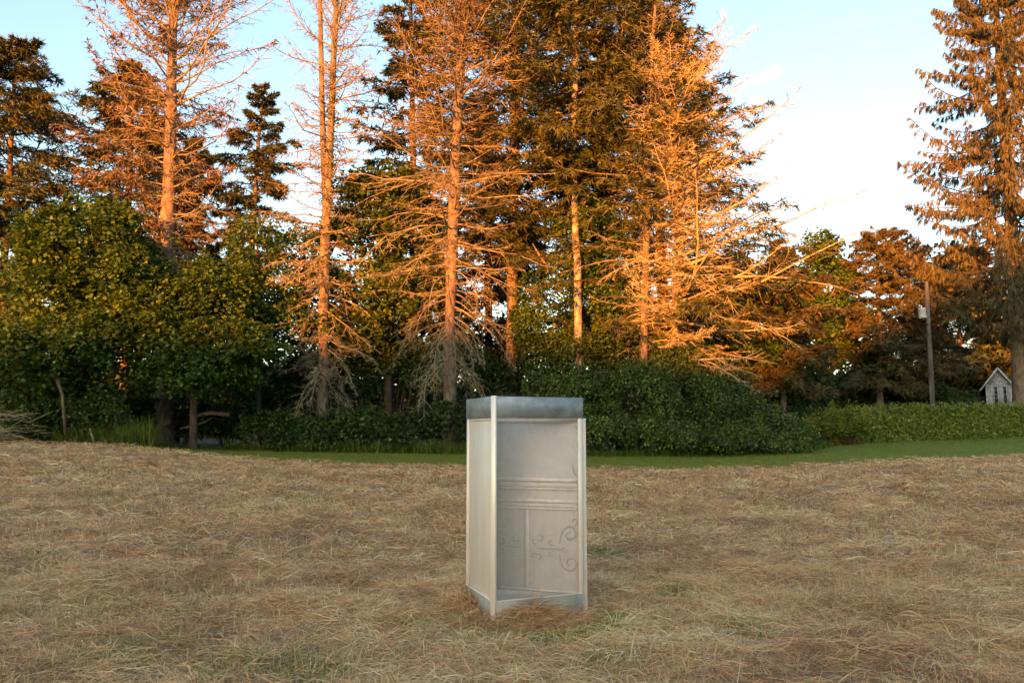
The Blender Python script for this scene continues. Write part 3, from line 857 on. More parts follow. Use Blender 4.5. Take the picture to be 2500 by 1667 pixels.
# ------------------------------------------------------------------ shrubs, hedge and undergrowth
broadleaf('round_shrub', 'large rounded green shrub on the lawn to the right of the booth', 'shrub', 36.5,
          [(1400, 985, 110, 90, 0.9), (1530, 965, 120, 95, 0.9), (1650, 965, 110, 95, 0.9, 0.4), (1750, 1005, 100, 85, 0.9, 0.2), (1845, 1040, 85, 65, 0.9), (1925, 1075, 60, 38, 0.9, -0.2), (1450, 1055, 130, 60, 0.8, -0.7), (1620, 1060, 130, 60, 0.7, -0.9), (1790, 1075, 120, 45, 0.7, -0.8)],
          None, 301, 3000, 18, 0.32, 0.115, mat='bush', limbs=110, shoots=190, low=-0.5, foliage='leaves', up=0.45, shoot_h=0.8, tint=(0.6, 0.24))
broadleaf('tall_shrub', 'taller shrub rising behind the round shrub at the foot of the dead trees', 'shrub', 39.5,
          [(1400, 870, 110, 80, 0.9), (1520, 850, 110, 75, 0.9), (1620, 890, 110, 80, 0.9), (1300, 930, 100, 90, 0.9), (1750, 960, 90, 60, 0.9)],
          None, 303, 1100, 24, 0.5, 0.14, mat='bush', limbs=70, shoots=60, low=-0.6, simple=True, foliage='leaves')
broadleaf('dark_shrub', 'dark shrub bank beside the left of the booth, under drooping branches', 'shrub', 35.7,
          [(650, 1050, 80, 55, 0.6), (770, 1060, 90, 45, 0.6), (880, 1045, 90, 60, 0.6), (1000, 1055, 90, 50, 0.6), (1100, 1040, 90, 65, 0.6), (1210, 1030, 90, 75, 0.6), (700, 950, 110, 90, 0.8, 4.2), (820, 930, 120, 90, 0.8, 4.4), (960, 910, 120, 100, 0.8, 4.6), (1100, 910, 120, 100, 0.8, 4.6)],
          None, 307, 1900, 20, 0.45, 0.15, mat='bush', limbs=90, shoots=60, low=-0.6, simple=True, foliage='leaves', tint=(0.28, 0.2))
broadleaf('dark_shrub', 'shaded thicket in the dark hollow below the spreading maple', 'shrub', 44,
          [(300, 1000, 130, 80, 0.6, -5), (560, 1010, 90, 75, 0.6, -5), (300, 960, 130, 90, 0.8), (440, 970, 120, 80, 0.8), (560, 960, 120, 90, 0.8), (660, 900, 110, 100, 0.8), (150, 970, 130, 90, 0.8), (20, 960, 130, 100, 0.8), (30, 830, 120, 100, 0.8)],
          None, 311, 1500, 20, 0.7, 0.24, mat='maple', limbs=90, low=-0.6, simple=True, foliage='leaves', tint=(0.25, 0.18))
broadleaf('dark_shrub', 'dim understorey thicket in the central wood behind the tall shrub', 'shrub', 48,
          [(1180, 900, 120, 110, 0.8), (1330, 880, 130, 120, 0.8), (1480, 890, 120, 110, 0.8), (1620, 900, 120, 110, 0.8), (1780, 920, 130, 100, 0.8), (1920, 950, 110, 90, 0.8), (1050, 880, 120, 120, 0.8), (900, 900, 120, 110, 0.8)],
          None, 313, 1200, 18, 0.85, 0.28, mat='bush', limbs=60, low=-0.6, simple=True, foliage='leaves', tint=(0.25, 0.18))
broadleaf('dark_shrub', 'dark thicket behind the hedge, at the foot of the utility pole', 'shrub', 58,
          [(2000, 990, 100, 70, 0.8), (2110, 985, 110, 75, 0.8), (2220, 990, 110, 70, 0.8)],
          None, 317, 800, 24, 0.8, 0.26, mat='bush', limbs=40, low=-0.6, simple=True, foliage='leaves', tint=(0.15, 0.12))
broadleaf('yellow_shrub', 'yellow-green shrub low at the left edge beside the brush pile', 'shrub', 32.8,
          [(10, 960, 75, 65, 0.8), (70, 985, 65, 55, 0.8), (-60, 930, 70, 80, 0.8)],
          None, 319, 330, 24, 0.4, 0.13, mat='ivy', limbs=40, shoots=20, low=-0.6, foliage='leaves')
broadleaf('leafy_shrub', 'green shrub with a bare orange limb at the foot of the golden maple', 'shrub', 32.7,
          [(160, 1010, 70, 60, 0.8), (240, 1010, 65, 55, 0.8), (110, 1040, 60, 40, 0.8)],
          None, 323, 330, 24, 0.4, 0.13, mat='bush', limbs=30, shoots=10, low=-0.6, foliage='leaves', tint=(0.4, 0.2))

# clipped hedge running off to the right
rng = np.random.default_rng(331)
hroot_a = at(2020, 1082, 41); hroot_b = at(2620, 1064, 47)
hroot = thing('hedge', (hroot_a[0], hroot_a[1] + 0.8, float(gz(hroot_a[0], hroot_a[1] + 0.8))), 'long green hedge with upright leafy shoots along the lawn at the right', 'hedge')
n = 2600
t = rng.random(n)
B0 = hroot_a[None] * (1 - t[:, None]) + hroot_b[None] * t[:, None]
hgt = 1.55 + 0.12 * (fbm(t * 40, t * 0, 3, 3) - 0.5) - 0.25 * np.clip(1 - t * 7, 0, 1)
face = rng.random(n)
dy = np.where(face < 0.55, 0.0, rng.random(n) * 1.1) + 0.16 * (fbm(t * 60, face * 5, 9, 2) - 0.5)
zz = np.where(face < 0.55, rng.random(n) ** 0.9, 1.0) * hgt
Cc = np.stack([B0[:, 0] - 0.03 * dy, B0[:, 1] + dy, gz(B0[:, 0], B0[:, 1] + dy) + 0.06 + zz], -1)
Dd = np.where((face < 0.55)[:, None], np.array([[0, -1, 0.35]]), np.array([[0, -0.2, 1]])) + rng.normal(0, 0.25, (n, 3))
f = MB()
f.add(*leaves(rng, Cc, Dd, 15, 0.22, 0.12, 0.35, (0.5, 0.25), up=0.4, simple=True))
k = rng.choice(np.where(face >= 0.4)[0], 420, replace=False)
for q in np.linspace(0.1, 1, 5):
    S = Cc[k].copy(); S[:, 2] = gz(S[:, 0], S[:, 1]) + hgt[k]
    f.add(*leaves(rng, S + UP * (0.45 * rng.uniform(0.4, 1.1, len(k)) * q)[:, None], rng.normal(0, 0.4, S.shape) + UP * 0.4, 5, 0.07, 0.08, 0.6, (0.68, 0.25)))
f.build('leaves', M['hedge'], hroot)
t = np.linspace(0.01, 0.99, 60)
Sx = hroot_a[None] * (1 - t[:, None]) + hroot_b[None] * t[:, None]; Sx[:, 1] += 0.6
Pst = np.stack([np.stack([Sx[:, 0], Sx[:, 1], gz(Sx[:, 0], Sx[:, 1]) - 0.05], -1), np.stack([Sx[:, 0] + rng.normal(0, 0.1, 60), Sx[:, 1], gz(Sx[:, 0], Sx[:, 1]) + 0.7], -1), np.stack([Sx[:, 0] + rng.normal(0, 0.2, 60), Sx[:, 1], gz(Sx[:, 0], Sx[:, 1]) + 1.35], -1)], 1)
MB().tubes(Pst, np.array([[0.03, 0.022, 0.008]]).repeat(60, 0), 5).build('stems', M['darkbark'], hroot)['kind'] = 'stuff'
broadleaf('tall_weed_clump', 'clump of tall leafy weeds between the round shrub and the hedge', 'weeds', 41,
          [(2010, 1040, 45, 42, 0.8), (2060, 1045, 45, 38, 0.8)],
          None, 333, 260, 22, 0.3, 0.09, mat='hedge', limbs=40, shoots=90, low=-0.3, foliage='leaves', shoot_h=0.6, tint=(0.45, 0.2))

# ------------------------------------------------------------------ forest floor and the wood beyond
M['litter'] = noise_mat('leaf_litter', [(0.3, (0.035, 0.026, 0.016)), (0.55, (0.075, 0.055, 0.032)), (0.7, (0.05, 0.06, 0.022))], 3, 8, 0.95, bump=0.6, bdist=0.05)
pxs2 = np.linspace(-600, 3000, 120)
V = []
for t in np.linspace(0, 1, 30):
    y0 = np.interp(pxs2, LB[:, 0], LB[:, 2]) + 0.4 + np.where(pxs2 > 1960, 2.0, 0)
    yy = y0 + t * (110 - y0)
    xx = (pxs2 - 1250) / F * yy
    V.append(np.stack([xx, yy, gz(xx, yy) + 0.006], -1))
mb = MB(); mb.add(np.array(V), grid_faces(30, 120))
tag(mb.build('forest_floor', M['litter'], smooth=True), 'dark leaf-littered floor of the wood', kind='structure')

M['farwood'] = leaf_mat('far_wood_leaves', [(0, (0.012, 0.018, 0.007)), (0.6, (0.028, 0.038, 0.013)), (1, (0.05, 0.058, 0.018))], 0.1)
rng = np.random.default_rng(401)
lw = []
for px in np.arange(-500, 3000, 65):
    Yf = rng.uniform(60, 76)
    top = 905 + rng.normal(0, 22)
    if 2290 < px:
        Yf = rng.uniform(90, 98); top = 850 + rng.normal(0, 25)
    c = at(px + rng.normal(0, 25), 1010, Yf)
    rz = (1010 - top) / F * Yf
    lw.append((c[0], c[1], c[2] - 0.4, rng.uniform(2.2, 3.6), 2.5, rz + 0.4))
for px in np.arange(-600, 3100, 80):
    c = at(px, 1020, 112)
    lw.append((c[0], 112 + rng.normal(0, 4), c[2], 4.2, 3.5, rng.uniform(4.5, 7.0)))
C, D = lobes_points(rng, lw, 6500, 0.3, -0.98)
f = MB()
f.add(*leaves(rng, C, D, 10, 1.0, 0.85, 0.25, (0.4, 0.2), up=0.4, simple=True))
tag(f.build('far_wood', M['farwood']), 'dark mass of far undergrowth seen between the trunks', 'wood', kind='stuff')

# ------------------------------------------------------------------ the metal booth
def metal_mat(name, c0, c1, rough, metal=0.85, scale=3.0, stretch=(1, 1, 1), rvar=0.15, bump=0.03, grime=0.35):
    m, n, l, b = mat_new(name)
    tc = n.new('ShaderNodeTexCoord')
    mp = n.new('ShaderNodeMapping'); mp.inputs['Scale'].default_value = stretch
    l.new(tc.outputs['Object'], mp.inputs[0])
    n1 = n.new('ShaderNodeTexNoise'); n1.inputs['Scale'].default_value = scale; n1.inputs['Detail'].default_value = 8; n1.inputs['Roughness'].default_value = 0.65
    l.new(mp.outputs[0], n1.inputs['Vector'])
    r = ramp(n, [(0.3, c0), (0.72, c1)])
    l.new(n1.outputs['Fac'], r.inputs[0])
    n3 = n.new('ShaderNodeTexNoise'); n3.inputs['Scale'].default_value = 9.0; n3.inputs['Detail'].default_value = 10; n3.inputs['Roughness'].default_value = 0.75
    mp3 = n.new('ShaderNodeMapping'); mp3.inputs['Scale'].default_value = (2.5, 2.5, 0.3); mp3.inputs['Location'].default_value = (3.1, 1.7, 0.4)
    l.new(tc.outputs['Object'], mp3.inputs[0]); l.new(mp3.outputs[0], n3.inputs['Vector'])
    r3 = ramp(n, [(0.50, (1, 1, 1)), (0.74, (0.62, 0.55, 0.47))])
    l.new(n3.outputs['Fac'], r3.inputs[0])
    mul = n.new('ShaderNodeMix'); mul.data_type = 'RGBA'; mul.blend_type = 'MULTIPLY'; mul.inputs['Factor'].default_value = grime
    l.new(r.outputs[0], mul.inputs[6]); l.new(r3.outputs[0], mul.inputs[7])
    l.new(mul.outputs[2], b.inputs['Base Color'])
    n2 = n.new('ShaderNodeTexNoise'); n2.inputs['Scale'].default_value = scale * 3.1; n2.inputs['Detail'].default_value = 6
    l.new(tc.outputs['Object'], n2.inputs['Vector'])
    mr = n.new('ShaderNodeMapRange'); mr.inputs['To Min'].default_value = rough - rvar / 2; mr.inputs['To Max'].default_value = rough + rvar / 2
    l.new(n2.outputs['Fac'], mr.inputs['Value']); l.new(mr.outputs[0], b.inputs['Roughness'])
    b.inputs['Metallic'].default_value = metal
    bp = n.new('ShaderNodeBump'); bp.inputs['Strength'].default_value = bump; bp.inputs['Distance'].default_value = 0.01
    l.new(n1.outputs['Fac'], bp.inputs['Height']); l.new(bp.outputs[0], b.inputs['Normal'])
    return m


M['post'] = metal_mat('satin_aluminium_post', (0.82, 0.71, 0.58), (0.90, 0.80, 0.67), 0.42, 0.3, 2.0, (1, 1, 0.2))
M['panel'] = metal_mat('aluminium_panel', (0.68, 0.58, 0.47), (0.78, 0.68, 0.57), 0.55, 0.25, 2.2, (3, 3, 0.35))
M['inner'] = metal_mat('frosted_aluminium_panel', (0.62, 0.55, 0.475), (0.72, 0.645, 0.56), 0.6, 0.15, 5.0, (1, 1, 1))
M['band'] = metal_mat('galvanised_band_reflection', (0.13, 0.155, 0.16), (0.42, 0.445, 0.45), 0.45, 0.5, 4.2, (1, 1, 1.4))  # dark blotches paint a blurred dark reflection into the steel colour
M['base'] = metal_mat('stained_steel_base', (0.24, 0.21, 0.17), (0.42, 0.375, 0.31), 0.42, 0.45, 4.2, (1, 1, 1.4), grime=0.8)
M['rail'] = metal_mat('aluminium_rail', (0.70, 0.635, 0.56), (0.80, 0.73, 0.65), 0.55, 0.25, 4.0)
M['scroll'] = metal_mat('dulled_scroll', (0.47, 0.41, 0.35), (0.57, 0.50, 0.43), 0.65, 0.2, 6.0)

bN = at(1205, 1515, 6.9); zb = bN[2]
bL = at(1142, 1430, 7.63); bR = at(1422, 1450, 7.25)
N2, L2, R2 = [np.array([q[0], q[1], 0.0]) for q in (bN, bL, bR)]
ZT = at(1205, 967, 6.9)[2]
ZB = ZT - 51 / F * 6.9 * 1.01           # underside of the top band
ZR = at(1205, 1468, 6.9)[2]             # top of the base band
Z0 = zb - 0.13
print('booth', N2, L2, R2, 'z', Z0, ZR, ZB, ZT, np.linalg.norm(L2 - N2), np.linalg.norm(R2 - N2))
booth = thing('metal_booth', (N2[0], N2[1], zb), 'pale three-sided metal booth standing alone in the mown field', 'booth')


def wall_axes(a, b):
    e = norm(b - a); nrm = np.cross(e, UP)
    return e, nrm


def slab(a, b, z0, z1, th, off, name, mat, bev=0.002, ext=(0, 0), parent=None, label=None):
    """upright plate between ground points a and b; off = shift along the wall's right-hand normal"""
    e, nrm = wall_axes(a, b)
    a2, b2 = a - e * ext[0], b + e * ext[1]
    c = (a2 + b2) / 2 + nrm * off; c[2] = (z0 + z1) / 2
    o = MB().box(c, (np.linalg.norm(b2 - a2), th, z1 - z0), np.array([e, nrm, UP]), bev=bev).build(name, M[mat], parent or booth)
    if label:
        o['label'] = label
    return o


def post(p, dirv, z0, z1, w, th, name='corner_post'):
    d = norm(dirv); s = np.cross(d, UP)
    c = p.copy(); c[2] = (z0 + z1) / 2
    return MB().box(c, (w, th, z1 - z0), np.array([s, d, UP]), bev=0.004).build(name, M['post'], booth)


cen = (N2 + L2 + R2) / 3
eNL, eNR = norm(L2 - N2), norm(R2 - N2)
bis = -norm(eNL + eNR)
post(N2 + bis * 0.003, bis, Z0, ZT + 0.004, 0.046, 0.030)
post(L2 + eNL * -0.012 + bis * 0.0, -eNR, Z0 + 0.02, ZB - 0.002, 0.034, 0.034)
post(R2 - eNR * 0.016, -eNL, Z0 + 0.02, ZB - 0.002, 0.036, 0.036)
# wall normals: for a->b the right-hand normal cross(e, UP)
sL = -1.0 if np.dot(np.cross(eNL, UP), cen - N2) > 0 else 1.0     # outward sign on the left face
sR = -1.0 if np.dot(np.cross(eNR, UP), cen - N2) > 0 else 1.0
eLR, nLR = wall_axes(L2, R2)
sB = 1.0 if np.dot(nLR, N2 - L2) > 0 else -1.0                     # sign pointing inside (towards the near corner)
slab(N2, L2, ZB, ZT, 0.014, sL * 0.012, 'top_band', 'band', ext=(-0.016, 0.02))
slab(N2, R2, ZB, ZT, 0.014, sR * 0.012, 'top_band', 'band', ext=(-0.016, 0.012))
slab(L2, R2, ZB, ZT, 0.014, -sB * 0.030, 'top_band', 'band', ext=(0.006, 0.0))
slab(N2, L2, Z0, ZR, 0.014, sL * 0.012, 'base_band', 'base', ext=(-0.016, 0.02))
slab(N2, R2, Z0, ZR, 0.014, sR * 0.012, 'base_band', 'base', ext=(-0.016, 0.004))
slab(N2, L2, ZR, ZR + 0.012, 0.026, sL * 0.008, 'base_lip', 'post', ext=(-0.020, 0.018))
slab(N2, R2, ZR, ZR + 0.006, 0.018, sR * 0.009, 'base_lip', 'post', ext=(-0.020, -0.002))
slab(N2, L2, ZR - 0.004, ZB + 0.03, 0.010, -sL * 0.012, 'side_panel', 'panel', ext=(-0.022, -0.03))
slab(N2, L2, ZB - 0.022, ZB - 0.004, 0.012, -sL * 0.002, 'panel_trim', 'rail', ext=(-0.024, -0.032))
slab(N2, R2, ZB - 0.014, ZB + 0.006, 0.016, -sR * 0.006, 'header_rail', 'rail', ext=(-0.024, -0.034))
back = slab(L2, R2, Z0 + 0.01, ZB - 0.004, 0.016, -sB * 0.026, 'back_panel', 'inner', ext=(-0.01, 0.035))
# triangular deck at the level of the base band
q = 0.02
tri = [N2 - bis * 0.05, L2 + (cen - L2) * 0.06, R2 + (cen - R2) * 0.06]
V = [(*t[:2], ZR - 0.012) for t in tri] + [(*t[:2], ZR - 0.028) for t in tri]
mb = MB(); mb.add(V, [[0, 1, 4, 3], [1, 2, 5, 4], [2, 0, 3, 5]]); mb.f.append(np.array([[0, 1, 2], [5, 4, 3]]))
mb.build('deck', M['inner'], booth)

# dusty clear sheet closing the front face: mostly see-through, with a milky film and wiping marks
m, n_, l_, b_ = mat_new('dusty_clear_sheet')
tcg = n_.new('ShaderNodeTexCoord')
wv = n_.new('ShaderNodeTexNoise'); wv.inputs['Scale'].default_value = 6.0; wv.inputs['Detail'].default_value = 7; wv.inputs['Distortion'].default_value = 2.2
l_.new(tcg.outputs['Object'], wv.inputs['Vector'])
mrg = n_.new('ShaderNodeMapRange'); mrg.inputs['From Min'].default_value = 0.3; mrg.inputs['From Max'].default_value = 0.7
mrg.inputs['To Min'].default_value = 0.10; mrg.inputs['To Max'].default_value = 0.17
l_.new(wv.outputs['Fac'], mrg.inputs['Value'])
tr = n_.new('ShaderNodeBsdfTransparent')
mxg = n_.new('ShaderNodeMixShader')
b_.inputs['Base Color'].default_value = (0.74, 0.66, 0.57, 1); b_.inputs['Roughness'].default_value = 0.45; b_.inputs['Specular IOR Level'].default_value = 0.3
l_.new(mrg.outputs[0], mxg.inputs[0]); l_.new(tr.outputs[0], mxg.inputs[1]); l_.new(b_.outputs[0], mxg.inputs[2])
l_.new(mxg.outputs[0], n_['Material Output'].inputs[0])
M['sheet'] = m
slab(N2, R2, ZR - 0.004, ZB + 0.02, 0.003, sR * -0.004, 'front_sheet', 'sheet', bev=0, ext=(-0.024, -0.034), label='milky dusted clear sheet')

P_IN = L2 + nLR * sB * -0.018       # a point on the inner face of the back panel


def pan(px, py):
    """where the line of sight through (px,py) meets the inner face of the back panel"""
    u, v = (px - 1250) / F, (833.5 - py) / F
    d = np.array([u, math.cos(TH) - v * math.sin(TH), math.sin(TH) + v * math.cos(TH)])
    o = np.array([0, 0, CAMZ])
    k = np.dot(P_IN - o, nLR) / np.dot(d, nLR)
    return o + d * k


ax_in = np.array([eLR, nLR * sB, UP])
wide = np.linalg.norm(R2 - L2)


def strip(py0, py1, proud, px=1300, name='rail', a0=0.06, a1=0.045, mat='rail'):
    z1, z0 = pan(px, py0)[2], pan(px, py1)[2]
    c = P_IN + eLR * ((a0 + wide - a1) / 2) + nLR * sB * (proud / 2 - 0.001); c[2] = (z0 + z1) / 2
    return MB().box(c, (wide - a0 - a1, proud, z1 - z0), ax_in, bev=min(0.004, (z1 - z0) * 0.3)).build(name, M[mat], back)


for (a, b, pr, mt) in ((1166, 1175, 0.022, 'post'), (1176, 1189, 0.010, 'rail'), (1189.5, 1194, 0.020, 'post'), (1217, 1225.5, 0.022, 'post'), (1226, 1237, 0.010, 'rail'), (1237.5, 1242, 0.020, 'post'), (1023, 1031, 0.016, 'rail'), (1436, 1441, 0.014, 'rail')):
    strip(a, b, pr, mat=mt)
for (xa, xb, pr, mt) in ((1279, 1284, 0.006, 'scroll'), (1284.5, 1291, 0.014, 'rail')):
    pa, pb = pan(xa, 1340), pan(xb, 1340)
    zt, zl = pan(1288, 1243)[2], pan(1288, 1435)[2]
    c = (pa + pb) / 2 + nLR * sB * pr / 2; c[2] = (zt + zl) / 2
    MB().box(c, (abs(np.dot(pb - pa, eLR)), pr, zt - zl), ax_in, bev=0.002).build('mullion', M[mt], back)
for (sx, sy) in ((1233, 1168.5), (1330, 1171), (1252, 1220), (1302, 1222), (1258, 1190.5), (1306, 1192), (1397, 1193), (1243, 1437), (1297, 1438.5), (1320, 1438)):
    p = pan(sx, sy) + nLR * sB * 0.020
    MB().tubes(np.array([p, p + nLR * sB * 0.004, p + nLR * sB * 0.007]), np.array([0.009, 0.008, 0.003]), 8, cap=True).build('screw', M['post'], back, smooth=True)


def ribbon(pts, w, name='scroll'):
    """flat raised scrollwork following photo points on the panel"""
    Q = np.array([pan(*p) for p in pts]) + nLR * sB * 0.0015
    for _ in range(2):
        A = [Q[0]]
        for i in range(len(Q) - 1):
            A += [Q[i] * 0.75 + Q[i + 1] * 0.25, Q[i] * 0.25 + Q[i + 1] * 0.75]
        A.append(Q[-1]); Q = np.array(A)
    T = norm(np.gradient(Q, axis=0)); S = np.cross(T, nLR)
    ww = w * (0.6 + 0.4 * np.sin(np.linspace(0, math.pi, len(Q))))[:, None]
    A, Bv = Q - S * ww / 2, Q + S * ww / 2
    dn = nLR * sB * -0.004
    V = np.concatenate([A, Bv, A + dn, Bv + dn]); n = len(Q)
    i = np.arange(n - 1)
    Fc = np.concatenate([np.stack([i, i + 1, n + i + 1, n + i], -1), np.stack([2 * n + i, 2 * n + i + 1, i + 1, i], -1), np.stack([n + i, n + i + 1, 3 * n + i + 1, 3 * n + i], -1)])
    return MB().add(V, Fc).build(name, M['scroll'], back)


def spiral(cx, cy, r, a0, a1, k=0.25, n=12):
    t = np.linspace(0, 1, n)
    return [(cx + r * (1 - (1 - k) * q) * math.cos(a0 + (a1 - a0) * q), cy + r * (1 - (1 - k) * q) * math.sin(a0 + (a1 - a0) * q)) for q in t]


ribbon([(1367, 1326), (1369, 1308), (1376, 1293), (1388, 1284), (1400, 1285)] + spiral(1391, 1304, 18, -1.1, 4.8), 0.022)
ribbon([(1367, 1352), (1369, 1370), (1377, 1386), (1390, 1393), (1402, 1390)] + spiral(1393, 1373, 18, 1.1, -4.6), 0.022)
ribbon(spiral(1402, 1272, 10, 1.5, -4.0), 0.018)
ribbon([(1310, 1337), (1330, 1338), (1350, 1339), (1374, 1340)], 0.018)
ribbon([(1236, 1331), (1250, 1332), (1272, 1333)], 0.014)
for (cx, cy, r, a, b_) in ((1320, 1310, 10, 2.6, -2.4), (1306, 1318, 10, 0.5, 5.0), (1316, 1360, 10, -2.6, 2.4), (1304, 1356, 9, -0.5, -5.0), (1226, 1318, 9, 2.2, -2.4), (1226, 1345, 9, -2.2, 2.4), (1259, 1312, 8, 0.4, 5.0), (1256, 1352, 8, -0.4, -5.0), (1347, 1322, 9, 0.8, 5.4), (1347, 1352, 9, -0.8, -5.4), (1378, 1340, 7, 0, 6.2)):
    ribbon(spiral(cx, cy, r, a, b_), 0.014)
ribbon([(1404, 1038), (1412, 1052), (1413, 1070), (1408, 1090)], 0.014)
ribbon([(1398, 1130), (1400, 1150), (1408, 1162)], 0.014)

# ------------------------------------------------------------------ house beyond the hedge
M['white'] = noise_mat('weathered_white_clapboard', [(0.3, (0.26, 0.26, 0.24)), (0.5, (0.42, 0.42, 0.39)), (0.7, (0.52, 0.52, 0.48))], 5, 8, 0.8)
M['roof'] = noise_mat('dark_roof_shingle', [(0.3, (0.06, 0.055, 0.05)), (0.7, (0.12, 0.11, 0.10))], 9, 6, 0.9, bump=0.4)
M['glass'] = noise_mat('dark_window_glass', [(0.3, (0.02, 0.022, 0.025)), (0.7, (0.04, 0.042, 0.045))], 2, 2, 0.12, spec=0.6)
YH = 78.0
hA, hB = at(2409, 990, YH), at(2473, 990, YH)
hrot = -math.atan2((hA[0] + hB[0]) / 2, YH)          # the gable end faces the field
hmid = (hA[0] + hB[0]) / 2; hhw = (hB[0] - hA[0]) / 2 * math.cos(hrot)
hx0, hx1 = hmid - hhw, hmid + hhw
hz0 = float(gz(hA[0], YH)) - 0.2
eave = at(2440, 936, YH)[2]; peak = at(2436, 899, YH)[2]
hc = (hx0 + hx1) / 2
house = thing('gabled_house', (hc, YH, float(gz(hc, YH))), 'small white clapboard gabled house beyond the hedge at the right', 'house')
house.rotation_euler = (0, 0, hrot)
dep = 7.0
V = [(hx0, YH, hz0), (hx1, YH, hz0), (hx1, YH, eave), (hc, YH, peak), (hx0, YH, eave)]
V = V + [(x, y + dep, z) for x, y, z in V]
mb = MB(); mb.add(V, [[0, 1, 6, 5], [1, 2, 7, 6], [5, 9, 4, 0], [2, 3, 8, 7], [3, 4, 9, 8]]); mb.f.append(np.array([[0, 4, 3], [0, 3, 2], [0, 2, 1], [5, 6, 7], [5, 7, 8], [5, 8, 9]]))
wall = mb.build('wall', M['white'], house)
wins = []
for (xa, xb) in ((2428, 2435), (2450, 2457)):
    wins.append((hmid + (at(xa, 960, YH)[0] - hmid) * math.cos(hrot), hmid + (at(xb, 960, YH)[0] - hmid) * math.cos(hrot), at(xa, 985, YH)[2], at(xa, 944, YH)[2]))
zc = hz0 + 0.3
bh = 0.19
while zc < peak - 0.1:
    half = (hx1 - hx0) / 2 if zc + bh < eave else (hx1 - hx0) / 2 * max(0.05, (peak - zc - bh) / (peak - eave))
    segs = [(hc - half, hc + half)]
    for (xa, xb, z0_, z1_) in wins:
        if zc + bh > z0_ - 0.1 and zc < z1_ + 0.1:
            ns = []
            for (s0, s1) in segs:
                if xb + 0.09 <= s0 or xa - 0.09 >= s1:
                    ns.append((s0, s1))
                else:
                    if xa - 0.09 > s0: ns.append((s0, xa - 0.09))
                    if xb + 0.09 < s1: ns.append((xb + 0.09, s1))
            segs = ns
    for (s0, s1) in segs:
        if s1 - s0 > 0.05:
            e1 = np.array([1.0, 0, 0]); tl = 0.08
            u_ = np.array([0, -math.sin(tl), -math.cos(tl)]) * -1; n_ = np.cross(u_, e1)
            MB().box(((s0 + s1) / 2, YH - 0.016, zc + bh / 2), (s1 - s0, 0.014, bh - 0.012), np.array([e1, n_, u_])).build('clapboard', M['white'], wall)
    zc += bh
for (xa, xb, z0_, z1_) in wins:
    w = MB()
    for (cx, cz, sx, sz) in (((xa + xb) / 2, z1_ + 0.04, xb - xa + 0.16, 0.08), ((xa + xb) / 2, z0_ - 0.04, xb - xa + 0.2, 0.08), (xa - 0.04, (z0_ + z1_) / 2, 0.08, z1_ - z0_), (xb + 0.04, (z0_ + z1_) / 2, 0.08, z1_ - z0_), ((xa + xb) / 2, (z0_ + z1_) / 2 + 0.05, xb - xa, 0.05)):
        w.box((cx, YH - 0.035, cz), (sx, 0.06, sz))
    wo = w.build('window', M['white'], house)
    for (za, zb_) in ((z0_ + 0.002, (z0_ + z1_) / 2 + 0.02), ((z0_ + z1_) / 2 + 0.078, z1_ - 0.002)):
        MB().box(((xa + xb) / 2, YH - 0.012, (za + zb_) / 2), (xb - xa - 0.004, 0.01, zb_ - za)).build('pane', M['glass'], wo)
for sgn in (-1, 1):
    run = (hx1 - hx0) / 2 + 0.5
    sl_ = (peak - eave) / ((hx1 - hx0) / 2)
    a_ = np.array([hc, YH - 0.35, peak + 0.06]); b_ = np.array([hc + sgn * run, YH - 0.35, peak + 0.06 - run * sl_])
    e1 = norm(b_ - a_); n_ = np.cross(e1, np.array([0, 1.0, 0]))
    c = (a_ + b_) / 2; c[1] = YH + dep / 2
    rf = MB().box(c, (np.linalg.norm(b_ - a_), dep + 0.7, 0.08), np.array([e1, np.array([0, 1.0, 0]), n_])).build('roof', M['roof'], house)
    MB().box((a_ + b_) / 2 - np.array([0, 0.02, 0.07]), (np.linalg.norm(b_ - a_), 0.04, 0.16), np.array([e1, np.array([0, 1.0, 0]), n_])).build('bargeboard', M['white'], rf)
    MB().box((hx0 + 0.05 if sgn < 0 else hx1 - 0.05, YH - 0.03, (hz0 + eave) / 2), (0.12, 0.05, eave - hz0)).build('corner_board', M['white'], house)

# ------------------------------------------------------------------ utility pole with transformer
M['pole'] = noise_mat('weathered_pole_wood', [(0.3, (0.05, 0.04, 0.032)), (0.5, (0.10, 0.085, 0.07)), (0.7, (0.21, 0.19, 0.16))], 6, 8, 0.9, (1, 1, 0.12), bump=0.4)
M['tank'] = noise_mat('grey_transformer_paint', [(0.3, (0.50, 0.52, 0.54)), (0.7, (0.60, 0.62, 0.64))], 4, 3, 0.45, spec=0.4)
M['porcelain'] = noise_mat('porcelain', [(0.3, (0.55, 0.53, 0.5)), (0.7, (0.7, 0.68, 0.64))], 6, 2, 0.3, spec=0.5)
YP = 46.8
pb_ = at(2277, 1000, YP); pt_ = at(2262, 690, YP)
pb_[2] = float(gz(pb_[0], YP)) - 0.2
top = pt_ + (pt_ - pb_) / np.linalg.norm(pt_ - pb_) * 0.05
pole = thing('utility_pole', (pb_[0], YP, pb_[2] + 0.2), 'wooden utility pole with a grey transformer behind the hedge', 'utility pole')
tt = np.linspace(0, 1, 9)[:, None]
MB().tubes(pb_ * (1 - tt) + top * tt, np.linspace(0.145, 0.11, 9), 12, cap=True).build('pole', M['pole'], pole, smooth=True)
tc_ = at(2252, 765, YP) + np.array([-0.02, -0.05, 0])
tz = 0.29
